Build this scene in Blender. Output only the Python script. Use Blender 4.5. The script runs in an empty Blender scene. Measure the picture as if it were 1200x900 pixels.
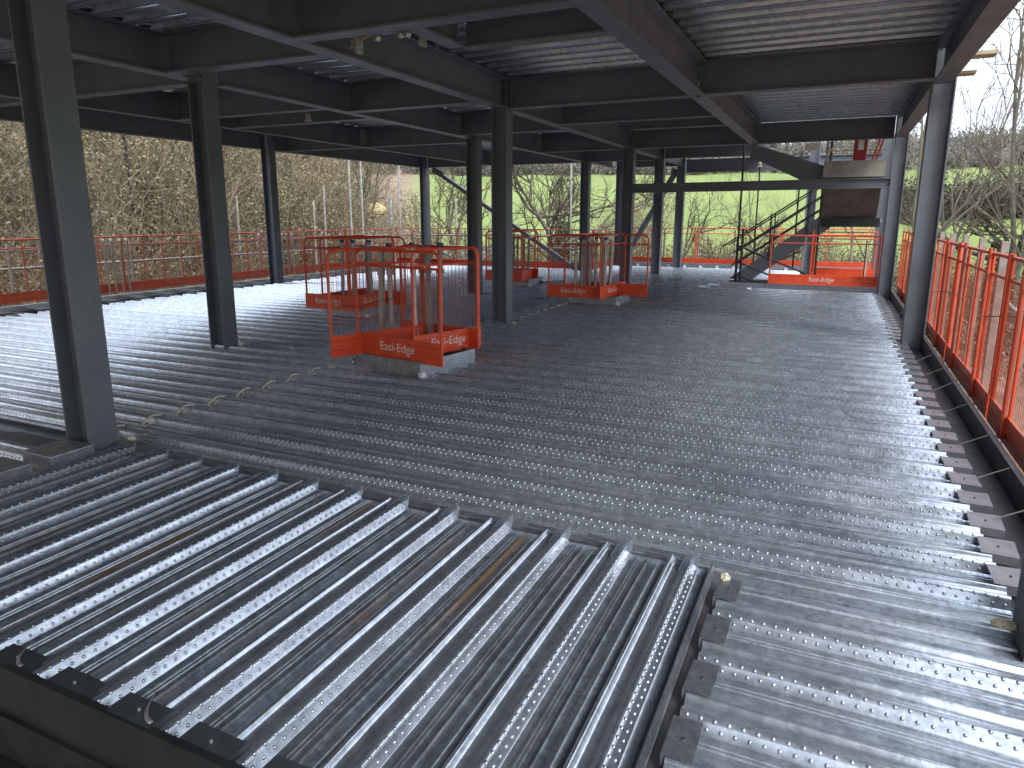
import bpy, bmesh, math, random
from mathutils import Vector, Matrix
import numpy as np
random.seed(7); rng = np.random.default_rng(7)
sc = bpy.context.scene; C = sc.collection
PI = math.pi

# ------------------------------------------------------------------ helpers
class MB:
    def __init__(s): s.v=[]; s.f=[]; s.uv=[]; s.sm=[]
    def add(s, vs, fs, sm=False, uv=None):
        n=len(s.v); s.v.extend([tuple(p) for p in vs]); s.f.extend([tuple(i+n for i in f) for f in fs]); s.sm.extend([sm]*len(fs))
        s.uv.extend(uv if uv else [(0,0)]*len(vs)); return s
    def box(s, x0,x1,y0,y1,z0,z1):
        v=[(x0,y0,z0),(x1,y0,z0),(x1,y1,z0),(x0,y1,z0),(x0,y0,z1),(x1,y0,z1),(x1,y1,z1),(x0,y1,z1)]
        return s.add(v,[(0,3,2,1),(4,5,6,7),(0,1,5,4),(1,2,6,5),(2,3,7,6),(3,0,4,7)])
    def obox(s, c, ax, ay, az):     # centre and three half-axis vectors
        c=Vector(c);ax=Vector(ax);ay=Vector(ay);az=Vector(az)
        v=[c+i*ax+j*ay+k*az for k in (-1,1) for (i,j) in ((-1,-1),(1,-1),(1,1),(-1,1))]
        return s.add(v,[(0,3,2,1),(4,5,6,7),(0,1,5,4),(1,2,6,5),(2,3,7,6),(3,0,4,7)])
    def tube(s, pts, r, n=8, caps=True, r1=None):
        pts=[Vector(p) for p in pts]; m=len(pts); vs=[]; fs=[]
        up=None
        for i,p in enumerate(pts):
            t=(pts[min(i+1,m-1)]-pts[max(i-1,0)]).normalized()
            if up is None:
                up=Vector((0,0,1)) if abs(t.z)<.9 else Vector((1,0,0))
            a=t.cross(up)
            if a.length<1e-4: a=t.orthogonal()
            a.normalize(); b=a.cross(t).normalized(); up=b
            rr=r if r1 is None else r+(r1-r)*i/(m-1)
            for k in range(n):
                g=2*PI*k/n; vs.append(p+a*math.cos(g)*rr+b*math.sin(g)*rr)
        for i in range(m-1):
            for k in range(n):
                fs.append((i*n+k,i*n+(k+1)%n,(i+1)*n+(k+1)%n,(i+1)*n+k))
        s.add(vs,fs,True)
        if caps:
            s.add(vs[:n],[tuple(range(n))]); s.add(vs[-n:],[tuple(range(n))[::-1]])
        return s
    def prism(s, poly, origin, a, b, d):   # 2D poly in axes a,b extruded along d
        o=Vector(origin);a=Vector(a);b=Vector(b);d=Vector(d); n=len(poly)
        v=[o+a*x+b*y for x,y in poly]+[o+a*x+b*y+d for x,y in poly]
        fs=[tuple(range(n))[::-1],tuple(range(n,2*n))]+[(i,(i+1)%n,(i+1)%n+n,i+n) for i in range(n)]
        return s.add(v,fs)
    def build(s, name, mat, parent=None, bevel=0, loc=None, rz=0, sharp=None):
        me=bpy.data.meshes.new(name); me.from_pydata(s.v,[],s.f); me.update()
        me.polygons.foreach_set('use_smooth', s.sm)
        if any(u!=(0,0) for u in s.uv):
            ul=me.uv_layers.new(name='UVMap'); li=np.empty(len(me.loops),dtype=np.int32); me.loops.foreach_get('vertex_index',li)
            ul.data.foreach_set('uv', np.array(s.uv,dtype=np.float32)[li].ravel())
        if sharp is not None or any(s.sm):
            me.set_sharp_from_angle(angle=math.radians(sharp or 40))
        me.materials.append(mat)
        o=bpy.data.objects.new(name,me); C.objects.link(o)
        if parent: o.parent=parent
        if loc: o.location=loc
        if rz: o.rotation_euler.z=rz
        if bevel:
            m=o.modifiers.new('bevel','BEVEL'); m.width=bevel; m.segments=2; m.limit_method='ANGLE'
        return o

def tag(o,label=None,cat=None,group=None,kind=None):
    if label: o['label']=label
    if cat: o['category']=cat
    if group: o['group']=group
    if kind: o['kind']=kind
    return o
def empty(name, loc=(0,0,0), rz=0):
    o=bpy.data.objects.new(name,None); C.objects.link(o); o.location=loc; o.rotation_euler.z=rz; o.empty_display_size=.1; return o
def copy_tree(o,parent=None):
    c=o.copy(); C.objects.link(c)
    if parent: c.parent=parent
    for ch in list(o.children): copy_tree(ch,c)
    return c
def polar(az,r,z=0): a=math.radians(az); return (-r*math.sin(a), r*math.cos(a), z)

# ------------------------------------------------------------------ materials
def mat(name): 
    m=bpy.data.materials.new(name); m.use_nodes=True; nt=m.node_tree; b=nt.nodes['Principled BSDF']; return m,nt,b
def ramp(nt,fac,stops):
    r=nt.nodes.new('ShaderNodeValToRGB'); e=r.color_ramp.elements
    e[0].position,e[0].color=stops[0][0],(*stops[0][1],1)
    e[1].position,e[1].color=stops[-1][0],(*stops[-1][1],1)
    for p,c in stops[1:-1]: x=e.new(p); x.color=(*c,1)
    nt.links.new(fac,r.inputs[0]); return r
def noise(nt,scale,vec=None,detail=4,rough=.55,dist=0):
    n=nt.nodes.new('ShaderNodeTexNoise'); n.inputs['Scale'].default_value=scale; n.inputs['Detail'].default_value=detail
    n.inputs['Roughness'].default_value=rough; n.inputs['Distortion'].default_value=dist
    if vec is not None: nt.links.new(vec,n.inputs['Vector'])
    return n
def coord(nt,kind='Object',scale=None):
    t=nt.nodes.new('ShaderNodeTexCoord'); o=t.outputs[kind]
    if scale:
        m=nt.nodes.new('ShaderNodeMapping'); m.inputs['Scale'].default_value=scale; nt.links.new(o,m.inputs[0]); o=m.outputs[0]
    return o
def mixc(nt,fac,a,b):
    m=nt.nodes.new('ShaderNodeMix'); m.data_type='RGBA'
    for i,x in ((0,fac),(6,a),(7,b)):
        if isinstance(x,(tuple,float,int)): m.inputs[i].default_value=(*x,1) if isinstance(x,tuple) else x
        else: nt.links.new(x,m.inputs[i])
    return m.outputs[2]
def bump(nt,b,h,strength=.3,dist=.01):
    n=nt.nodes.new('ShaderNodeBump'); n.inputs['Strength'].default_value=strength; n.inputs['Distance'].default_value=dist
    nt.links.new(h,n.inputs['Height']); nt.links.new(n.outputs[0],b.inputs['Normal'])
def simple(name,c1,c2,scale=8,rough=.6,metal=0,bstr=.1,spec=.5,r2=None):
    m,nt,b=mat(name); n=noise(nt,scale,coord(nt)); r=ramp(nt,n.outputs[0],[(.3,c1),(.7,c2)])
    nt.links.new(r.outputs[0],b.inputs['Base Color']); b.inputs['Roughness'].default_value=rough; b.inputs['Metallic'].default_value=metal
    b.inputs['Specular IOR Level'].default_value=spec
    if r2 is not None:
        rr=ramp(nt,n.outputs[0],[(.3,(rough,)*3),(.7,(r2,)*3)]); nt.links.new(rr.outputs[0],b.inputs['Roughness'])
    n2=noise(nt,scale*12,coord(nt)); bump(nt,b,n2.outputs[0],bstr,.004)
    return m

def galv(name, base=(.47,.515,.58), dirt=True, tarn=.5, metal=.92, rust=False, rough=(.16,.34)):
    m,nt,b=mat(name); uv=coord(nt,'UV'); ob=coord(nt)
    sep=nt.nodes.new('ShaderNodeSeparateXYZ'); nt.links.new(uv,sep.inputs[0])
    vor=nt.nodes.new('ShaderNodeTexVoronoi'); vor.inputs['Scale'].default_value=55; nt.links.new(ob,vor.inputs['Vector'])
    vs=nt.nodes.new('ShaderNodeSeparateColor'); nt.links.new(vor.outputs['Color'],vs.inputs[0])
    big=noise(nt,1.7,ob,5,.6); mid=noise(nt,14,ob,5,.65,.4)
    c=ramp(nt,mid.outputs[0],[(.3,tuple(x*.72 for x in base)),(.55,base),(.75,tuple(min(1,x*1.22) for x in base))]).outputs[0]
    sp=ramp(nt,vs.outputs[0],[(0,(.82,)*3),(1,(1.12,)*3)]).outputs[0]
    mm=nt.nodes.new('ShaderNodeMix'); mm.data_type='RGBA'; mm.blend_type='MULTIPLY'; mm.inputs[0].default_value=.8
    nt.links.new(c,mm.inputs[6]); nt.links.new(sp,mm.inputs[7]); c=mm.outputs[2]
    met=None
    rr=nt.nodes.new('ShaderNodeMapRange'); rr.inputs[1].default_value=.3; rr.inputs[2].default_value=.7
    rr.inputs[3].default_value=rough[0]; rr.inputs[4].default_value=rough[1]; nt.links.new(big.outputs[0],rr.inputs[0]); rgh=rr.outputs[0]
    if dirt:
        tr=ramp(nt,sep.outputs[0],[(0,(1,)*3),(.28,(1,)*3),(.36,(0,)*3),(.60,(.0,)*3),(.82,(.25,)*3),(.92,(1,)*3),(1,(1,)*3)]).outputs[0]
        tn=ramp(nt,noise(nt,38,ob,4,.7,.6).outputs[0],[(.38,(1-tarn,)*3),(.62,(1-tarn*.45,)*3)]).outputs[0]
        mt=nt.nodes.new('ShaderNodeMix'); mt.data_type='RGBA'; mt.blend_type='MULTIPLY'; nt.links.new(tr,mt.inputs[0]); nt.links.new(c,mt.inputs[6]); nt.links.new(tn,mt.inputs[7]); c=mt.outputs[2]
        ra=nt.nodes.new('ShaderNodeMath'); ra.operation='MULTIPLY_ADD'; ra.inputs[1].default_value=.14; nt.links.new(tr,ra.inputs[0]); nt.links.new(rgh,ra.inputs[2]); rgh=ra.outputs[0]
        # trough mask from the profile coordinate, streaked along the length
        cmb=nt.nodes.new('ShaderNodeMapping'); cmb.inputs['Scale'].default_value=(9,1.6,1); nt.links.new(uv,cmb.inputs[0])
        st=noise(nt,1.6,cmb.outputs[0],7,.7,.3)
        prof=ramp(nt,sep.outputs[0],[(0,(1,)*3),(.27,(1,)*3),(.33,(.12,)*3),(.86,(.12,)*3),(.93,(.8,)*3),(1,(1,)*3)]).outputs[0]
        mu=nt.nodes.new('ShaderNodeMath'); mu.operation='MULTIPLY'
        s2=ramp(nt,st.outputs[0],[(.53,(0,)*3),(.70,(1,)*3)]).outputs[0]
        nt.links.new(prof,mu.inputs[0]); nt.links.new(s2,mu.inputs[1])
        mu2=nt.nodes.new('ShaderNodeMath'); mu2.operation='MULTIPLY'; mu2.inputs[1].default_value=.42; nt.links.new(mu.outputs[0],mu2.inputs[0])
        c=mixc(nt,mu2.outputs[0],c,(.27,.22,.17))
        inv=nt.nodes.new('ShaderNodeMath'); inv.operation='MULTIPLY_ADD'; inv.inputs[1].default_value=-.4; inv.inputs[2].default_value=metal
        nt.links.new(mu.outputs[0],inv.inputs[0]); met=inv.outputs[0]
    if rust:
        rb=ramp(nt,sep.outputs[0],[(.015,(0,)*3),(.03,(1,)*3),(.05,(1,)*3),(.075,(0,)*3)]).outputs[0]
        cmb=nt.nodes.new('ShaderNodeMapping'); cmb.inputs['Scale'].default_value=(14,.45,1); nt.links.new(uv,cmb.inputs[0])
        rn=noise(nt,1.3,cmb.outputs[0],4,.6); rs=ramp(nt,rn.outputs[0],[(.5,(0,)*3),(.58,(1,)*3)]).outputs[0]
        mu=nt.nodes.new('ShaderNodeMath'); mu.operation='MULTIPLY'; nt.links.new(rb,mu.inputs[0]); nt.links.new(rs,mu.inputs[1])
        c=mixc(nt,mu.outputs[0],c,(.16,.085,.04))
        if met:
            mx=nt.nodes.new('ShaderNodeMath'); mx.operation='SUBTRACT'; nt.links.new(met,mx.inputs[0]); nt.links.new(mu.outputs[0],mx.inputs[1]); mx.use_clamp=True; met=mx.outputs[0]
    nt.links.new(c,b.inputs['Base Color']); nt.links.new(rgh,b.inputs['Roughness'])
    if met: nt.links.new(met,b.inputs['Metallic'])
    else: b.inputs['Metallic'].default_value=.9
    bn=noise(nt,6,ob,6,.6,.2); bump(nt,b,bn.outputs[0],.12,.012)
    return m
M={}
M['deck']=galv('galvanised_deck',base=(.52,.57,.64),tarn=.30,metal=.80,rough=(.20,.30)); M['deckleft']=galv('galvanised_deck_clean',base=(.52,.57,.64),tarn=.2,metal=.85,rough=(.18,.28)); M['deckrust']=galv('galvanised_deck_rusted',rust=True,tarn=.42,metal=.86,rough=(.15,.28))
M['soffit']=galv('galvanised_soffit',base=(.33,.37,.43),dirt=False,rough=(.2,.32)); M['soffitleft']=galv('galvanised_soffit_lit',base=(.62,.67,.74),dirt=False,rough=(.16,.26))  # left soffit brighter, right darker: reflected light painted into the base colour
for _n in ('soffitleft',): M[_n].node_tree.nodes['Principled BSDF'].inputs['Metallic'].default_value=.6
M['galv']=galv('galvanised_trim',base=(.36,.38,.42),dirt=False,rough=(.35,.55))
M['galvdark']=simple('dull_galvanised',(.03,.036,.044),(.055,.06,.07),9,.5,.2,r2=.4)
M['plate']=simple('galvanised_plate',(.18,.18,.205),(.29,.285,.32),11,.42,.4,r2=.3)
M['platedark']=simple('dark_plate',(.045,.055,.065),(.075,.085,.095),11,.5,.5)
M['tubegrey']=simple('galvanised_tube',(.28,.27,.25),(.5,.49,.46),7,.5,.45)
M['tubedull']=simple('weathered_tube',(.2,.18,.16),(.38,.34,.3),9,.65,.2)
M['steel']=simple('grey_primer_steel',(.10,.112,.133),(.13,.144,.168),3,.5,0,.12,.45,r2=.38)
M['black']=simple('black_steel',(.012,.012,.013),(.03,.03,.032),9,.5,.3)
M['trimdark']=simple('black_trim',(.010,.012,.013),(.02,.023,.024),6,.4,.1)
M['flange']=simple('brown_primer',(.07,.06,.062),(.075,.062,.066),12,.45)
M['orange']=simple('orange_paint',(.60,.062,.02),(.74,.09,.03),5,.38,0,.05)
M['orangedull']=simple('shaded_orange_paint',(.42,.06,.028),(.56,.085,.035),5,.5,0,.05)  # darker orange copy: back-lit shade of the left barrier painted into the colour
M['white']=simple('white_print',(.6,.5,.46),(.75,.68,.62),30,.6)
M['whitedull']=simple('faded_print',(.42,.14,.09),(.55,.2,.14),30,.6)
M['foam']=simple('cream_foam',(.5,.46,.34),(.68,.63,.48),40,.9,bstr=.8)
M['concrete']=simple('concrete',(.10,.096,.092),(.165,.158,.15),4,.85,bstr=.4)
M['concretelight']=simple('pale_concrete',(.2,.19,.17),(.34,.33,.3),5,.85,bstr=.4)
M['red']=simple('red_paint',(.25,.015,.02),(.36,.02,.03),6,.4)
M['bluecap']=simple('blue_plastic',(.02,.04,.12),(.04,.07,.2),10,.5)
M['capwhite']=simple('white_plastic',(.6,.6,.6),(.75,.75,.75),10,.5)
M['cream']=simple('cream_zinc',(.36,.34,.29),(.52,.5,.44),20,.45,.4)
M['timber']=simple('pale_timber',(.3,.25,.16),(.45,.38,.25),10,.8)
M['yellow']=simple('faded_yellow',(.55,.43,.2),(.68,.56,.3),4,.8)
M['paleblue']=simple('pale_blue_paint',(.3,.42,.48),(.4,.52,.58),6,.5)
M['bark']=simple('bark',(.06,.05,.035),(.13,.11,.08),12,.9,bstr=.6)
M['barkgrey']=simple('mossy_bark',(.085,.085,.055),(.16,.155,.12),8,.9,bstr=.6)
M['twig']=simple('twigs',(.14,.115,.075),(.30,.245,.165),.6,.9)
M['twigdark']=simple('dark_twigs',(.045,.04,.028),(.10,.085,.06),.6,.9)
M['twigfar']=simple('far_twigs',(.13,.12,.105),(.20,.185,.16),.3,.9)
M['deadleaf']=simple('dead_leaves',(.13,.11,.06),(.29,.235,.135),.35,.8)
M['ivy']=simple('ivy_leaves',(.03,.055,.018),(.07,.11,.035),2,.5)
M['evergreen']=simple('evergreen',(.045,.065,.028),(.11,.12,.05),2,.7)
def rustbox():
    m,nt,b=mat('lettered'); return m

# ------------------------------------------------------------------ deck profile (pitch P); u from 0 to 1, height z
P=.3375
def arc(u0,z0,u1,z1,h,n=5):
    return [(u0+(u1-u0)*i/n, z0+(z1-z0)*i/n + h*math.sin(PI*i/n)) for i in range(1,n)]
PR=[(0,-.058),(.012,-.058),(.018,-.047),(.032,-.047),(.038,-.058),(.17,-.058),(.185,-.053),(.20,-.058),(.315,-.058)]
PR+=[(.345,-.016),(.35,-.0085),(.358,-.0035),(.370,-.0005),(.385,0.0),(.398,-.001),(.407,-.005),(.425,-.016)]
PR+=[(.45,-.021),(.50,-.024),(.55,-.022),(.585,-.014),(.60,-.007),(.615,-.002),(.635,.0015)]
RS=.025
PR+=[(.652+RS*math.sin(math.radians(a))/P,.002-RS*(1-math.cos(math.radians(a)))) for a in (0,8,16,24,32,40,48,56,64)]
PR+=[(.765,-.0465),(.775,-.0495),(.855,-.0505),(.862,-.0465),(.885,-.0465),(.892,-.051),(.92,-.052),(.93,-.058)]
def prof_at(u):
    for (u0,z0),(u1,z1) in zip(PR,PR[1:]):
        if u0<=u<=u1:
            t=(u-u0)/(u1-u0); return z0+(z1-z0)*t,(z1-z0)/((u1-u0)*P)
def deck(name, origin, du, dl, n, length, material, seg=.45, zoff=0, flip=False, dimples=None, jitter=.0008, parent=None, first=0):
    """n ribs: profile runs along du, ribs along dl. dimples: max rib count that gets pressed dimples"""
    o=Vector(origin); du=Vector(du); dl=Vector(dl); mb=MB(); s=-1 if flip else 1
    ns=max(2,int(length/seg)); K=len(PR)
    for r in range(n):
        base=rng.normal(0,.0006); ph=rng.uniform(0,9)
        pts=PR+[(1.0,-.058)]
        V=[];U=[]
        for j in range(ns+1):
            t=length*j/ns; wz=jitter*math.sin(t*1.7+ph)+rng.normal(0,jitter*.08)
            wx=rng.normal(0,.0003)
            for k,(u,z) in enumerate(pts):
                up=z>-.04
                p=o+du*((r+u)*P+(wx if up else 0))+dl*t; V.append((p.x,p.y,p.z+s*(z+(wz+base if up else 0))+zoff)); U.append((u+1e-4,t+r*11.37+first*3.1))
        F=[]
        Kp=K+1
        for j in range(ns):
            for k in range(K):
                a=j*Kp+k; q=(a,a+1,a+1+Kp,a+Kp); F.append(q)
        mb.add(V,F,True,U)
        if dimples and r in dimples:
            # two staggered rows of pressed pimples on the web
            nrm=Vector((0,0,1))
            for row,(u0,off) in enumerate(((.700,0),(.743,.5))):
                z0,sl_=prof_at(u0)
                m=int(length/.0462)
                c=(o+du*((r+u0)*P)); 
                slope=(du+Vector((0,0,sl_))).normalized(); nr=dl.cross(slope); nr=nr.normalized(); nr=nr if nr.z>0 else -nr
                for i in range(m):
                    t=(i+.5+off)*.0462
                    if t>length-.01: continue
                    q=c+dl*t; q=Vector((q.x,q.y,q.z+s*z0+base+zoff+jitter*math.sin(t*1.7+ph)))
                    R=.0068; vs=[]
                    for (rr,hh) in ((1.25,-.001),(.85,.0042)):
                        for k in range(6):
                            g=k*PI/3; vs.append(q+dl*math.cos(g)*R*rr+slope*math.sin(g)*R*rr+nr*hh)
                    vs.append(q+nr*.0062)
                    fs=[(k,(k+1)%6,6+(k+1)%6,6+k) for k in range(6)]+[(6+k,6+(k+1)%6,12) for k in range(6)]
                    mb.add(vs,fs,True,[(.7,t)]*13)
    return mb.build(name,material,parent,sharp=50)

# main deck: ribs along X, dimple face towards -Y  => du=-Y.  bright ridge (u=.66) at Y=3.46+.3375k
Y0=3.46+.66*P      # start (u=0) of the rib whose ridge is at 3.46, profile running to -Y
N=59
d=deck('floor_deck',(-5.06,Y0+P*40,0),(0,-1,0),(1,0,0),41,5.06+.83,M['deck'],dimples=set(range(14,41)))
tag(d,'galvanised ribbed metal decking of the main floor right of the first columns',kind='structure')
d=deck('floor_deck',(-12.7,Y0+P*58,0),(0,-1,0),(1,0,0),59,12.7-5.075,M['deckleft'],zoff=-.004,dimples=set(range(44,59)))
tag(d,'galvanised ribbed metal decking on the left side shining with sky light',kind='structure')
d=deck('floor_deck',(-5.06,Y0+P*58,0),(0,-1,0),(1,0,0),18,2.7,M['deck'])
tag(d,'galvanised ribbed metal decking at the far end beside the staircase',kind='structure')
d=deck('floor_deck',(-2.36,Y0+P*58,0),(0,-1,0),(1,0,0),9,3.2,M['deck'])
tag(d,'narrow strip of decking behind the staircase opening',kind='structure')
d=deck('floor_deck',(-12.7,3.08,-.05),(0,-1,0),(1,0,0),4,12.7-5.12,M['deck'],dimples={0,1})
tag(d,'ribbed decking at the left edge of the picture in front of the first column',kind='structure')
# near bay: ribs along Y, ridge at x=-.52-.3375k, dimple face +X
X0=-.52-.66*P
d=deck('floor_deck',(X0-P*12,1.29,0),(1,0,0),(0,1,0),13,1.94,M['deckrust'],seg=.3,dimples=set(range(13)))
tag(d,'foreground bay of galvanised decking with bright dimpled ridges and rusty troughs',kind='structure')
# near right bay: ridges at 2.82, 2.4825, ..., start x=-.35
YR=3.155+.34*P-.1
d=deck('floor_deck',(-.35,2.82+.66*P,0),(0,-1,0),(1,0,0),5,1.16,M['deck'],seg=.25,zoff=-.012,dimples=set(range(5)))
tag(d,'bottom right bay of galvanised decking with two rows of pimples per rib',kind='structure')

def boxthing(name,label,cat,b,m,group=None,bevel=0,kind=None):
    o=MB().box(*b).build(name,m,bevel=bevel); return tag(o,label,cat,group,kind)

# flat sheet between main deck edge and near bays
def strip(x0,x1,prof,m):
    mb=MB(); n=12; V=[];U=[]
    for i in range(n+1):
        x=x0+(x1-x0)*i/n
        for k,(y,z) in enumerate(prof): V.append((x,y,z+rng.normal(0,.0006))); U.append((.08+.1*k/len(prof),x+y*7+20))
    K=len(prof); mb.add(V,[(i*K+k,i*K+k+1,(i+1)*K+k+1,(i+1)*K+k) for i in range(n) for k in range(K-1)],True,U); return mb.build('floor_strip',m,sharp=35)
o=strip(-5.02,.83,[(3.35,-.0585),(3.30,-.0585),(3.295,-.05),(3.275,-.05),(3.27,-.0585),(3.215,-.0585),(3.21,-.035),(3.204,-.035),(3.203,-.07)],M['deck']); tag(o,'flat lapped edge of the main decking along the two near bays',kind='structure')
o=strip(-.35,.80,[(3.20,-.068),(3.15,-.068),(3.145,-.058),(3.12,-.058),(3.115,-.068),(3.044,-.068)],M['deck']); tag(o,'dirty flat trough between the main floor and the bottom right bay',kind='structure')
o=strip(-12.7,-5.08,[(3.62,-.062),(3.40,-.064),(3.30,-.11),(3.08,-.112)],M['deck']); tag(o,'flat trough left of the first column',kind='structure')
o=MB().box(-5.0,-.43,3.235,3.25,-.058,-.045).build('floor_trim',M['galv']); tag(o,'thin galvanised lap strip between the near bays and the main floor',kind='structure')
o=MB().box(-.42,-.41,1.29,3.22,-.06,.002).box(-.47,-.42,1.29,3.22,-.062,-.056).build('lap_lip',M['galv']); tag(o,'upturned galvanised lip closing the right edge of the foreground bay','edge trim')

# raised crimped fins at the back of each near bay rib
def fin():
    mb=MB()
    pts=[(-.035,-.05),(-.028,.004),(.02,.020),(.055,.036),(.064,.034),(.066,.0),(.05,-.05)]
    vs=[(x,0,z) for x,z in pts]+[(x,.0025,z) for x,z in pts]; n=len(pts)
    fs=[tuple(range(n)),tuple(range(n,2*n))[::-1]]+[(i,(i+1)%n,(i+1)%n+n,i+n) for i in range(n)]
    mb.add(vs,fs)
    mb.add([(-.012,-.12,-.02),(-.012,0,-.05),(.0,0,.02),(-.006,-.12,.004),(-.008,-.12,.004),(-.014,0,-.05)],[(0,1,2,3)])
    # flat flange lapping on the next sheet
    mb.obox((-.10,.012,-.005),(.09,0,-.001),(0,.022,0),(0,0,.0015))
    return mb
f0=None
for k in range(13):
    x=-.54-.3375*k
    if f0 is None: o=f0=fin().build('end_closure',M['galv'])
    else: o=f0.copy(); C.objects.link(o)
    o.location=(x,3.226,0); o.rotation_euler=(0,random.uniform(-.05,.05),random.uniform(-.08,.08))
    tag(o,'crimped galvanised end fin standing at the back end of a foreground rib','end closure','crimped fins at the back of the foreground ribs')

# closure plates at the front of the near bay
p0=None
for k in range(12):
    x=-.52-.3375*k-.25
    if p0 is None:
        p0=empty('closure_plate'); m_=MB().box(0,.215,0,.095,0,.0018); m_.box(0,.215,-.002,0,-.03,.0018); m_.build('sheet',M['platedark'],p0)
        MB().tube([(.11,.045,.0),(.11,.045,.009)],.0055,6).build('screw',M['tubegrey'],p0); o=p0
    else: o=copy_tree(p0)
    o.location=(x,1.287,.0035+.001*random.random()); o.rotation_euler=(random.uniform(-.01,.03),random.uniform(-.01,.02),random.uniform(-.03,.03))
    tag(o,'small dark closure plate screwed over a trough at the front edge of the foreground bay','plate','dark plates along the front edge of the foreground bay')
# loose folded strips
for x,l in ((-2.62,'curled dark strip sticking out over the second plate from the left'),(-1.92,'curled dark metal strip lying across the front edge plates')):
    mb=MB(); n=8; vs=[]
    for i in range(n+1):
        t=i/n; vs+= [(x-.12*t+.0,1.30+.12*t*t+.0,.009+.003*math.sin(PI*t)),(x-.12*t+.004,1.314+.11*t*t,.010+.005*math.sin(PI*t))]
    mb.add(vs,[(2*i,2*i+1,2*i+3,2*i+2) for i in range(n)],True); o=mb.build('metal_strip',M['plate']); s_=o.modifiers.new('t','SOLIDIFY'); s_.thickness=.0015; tag(o,l,'metal strip')
# right end plates of main deck
p0=None
for k in range(41):
    y=3.46+.3375*k+.10
    if y>16.9: break
    if p0 is None:
        p0=empty('end_plate'); MB().box(-.025,.135,0,.205,0,.0022).box(.0,.135,-.0,.002,-.045,-.0005).build('sheet',M['plate'],p0)
        MB().tube([(.055,.1,.0),(.055,.1,.008)],.006,6).build('screw',M['galvdark'],p0); o=p0
    else: o=copy_tree(p0)
    o.location=(.81,y,.003+.002*random.random()); o.rotation_euler=(random.uniform(-.02,.02),random.uniform(-.02,.03),random.uniform(-.08,.04))
    tag(o,'small dull closure plate between rib ends beside the right hand edge gutter','plate','plates closing the rib ends along the right edge')
# right bay left plates
p0=None
for k in range(5):
    y=2.82-.3375*k+.10
    if p0 is None:
        p0=empty('closure_plate'); MB().box(-.012,.085,0,.19,0,.002).box(-.014,-.012,0,.19,-.05,.002).build('sheet',M['galv'],p0)
        MB().tube([(.04,.09,.0),(.04,.09,.008)],.006,6).build('screw',M['galvdark'],p0); o=p0
    else: o=copy_tree(p0)
    o.location=(-.352,y-.005,-.006); o.rotation_euler=(random.uniform(-.01,.01),random.uniform(-.02,.02),random.uniform(-.05,.03))
    tag(o,'pale closure plate over a trough at the left end of the bottom right bay','plate','pale plates beside the dark gap of the bottom right bay')

# front edge trim of the near bay and the beams under the floor
def ibeam_mb(L,w=.2,h=.43,tf=.02,tw=.012):
    # runs along local X from 0 to L, bottom at z=0
    poly=[(-w/2,0),(w/2,0),(w/2,tf),(tw/2,tf+.006),(tw/2,h-tf-.006),(w/2,h-tf),(w/2,h),(-w/2,h),(-w/2,h-tf),(-tw/2,h-tf-.006),(-tw/2,tf+.006),(-w/2,tf)]
    return MB().prism(poly,(0,0,0),(0,1,0),(0,0,1),(L,0,0))
def ibeam(label,p0,p1,w=.2,h=.43,ends=(0,0),m='steel',name='steel_beam',group=None,gap=0):
    a=Vector(p0);b=Vector(p1);d=b-a; L=d.length; u=d.normalized(); a=a+u*gap; L-=2*gap
    root=empty(name,a,math.atan2(d.y,d.x)); root.rotation_euler.y=-math.asin(max(-1,min(1,u.z)))
    ibeam_mb(L,w,h).build('beam_section',M[m],root)
    for i,e in enumerate(ends):
        if not e: continue
        x=.006 if i==0 else L-.018
        pl=MB().box(x,x+.012,-w/2+.01,w/2-.01,.022,h-.022).build('end_plate',M[m],root)
        for zz in np.linspace(.09,h-.09,4):
            for yy in (-w/2+.045,w/2-.045):
                xx=x+.012 if i==0 else x
                dd=.016 if i==0 else -.016
                MB().tube([(xx,yy,zz),(xx+dd,yy,zz)],.013,6).build('bolt',M['tubedull'],pl)
    tag(root,label,'steel beam',group); return root
o=MB().box(-5.0,-.42,1.272,1.284,-.20,.006).box(-5.0,-.42,1.255,1.272,-.20,-.196).box(-5.0,-.42,1.284,1.30,.003,.006).build('edge_trim',M['trimdark']); tag(o,'dark folded edge trim along the front of the foreground bay','edge trim')
ibeam('dark beam under the front edge of the foreground bay at bottom left',(-5.2,1.42,-.66),(-.6,1.42,-.66),.22,.59,m='black')
ibeam('brown primed beam whose flange shows in the gap between the two near bays',(-.395,.2,-.66),(-.395,3.1,-.66),.2,.59,m='flange')
ibeam('beam under the seam between the near bays and the main floor',(-5.0,3.2,-.66),(.95,3.2,-.66),.2,.59)
ibeam('lower beam under the left deck in front of the first column',(-12.8,3.18,-.70),(-5.1,3.18,-.70),.2,.59)
# galvanised boxes at left bottom
for i,(y0,y1,zt,l) in enumerate(((2.72,3.03,.05,'galvanised box end beside the foot of the first left column'),(2.33,2.6,.05,'galvanised box end at the left picture edge below the first one'))):
    o=MB().box(-5.02,-4.70,y0,y1,-.06,zt).build('trim_box',M['galv'],bevel=.006); tag(o,l,'metal box')

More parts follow.
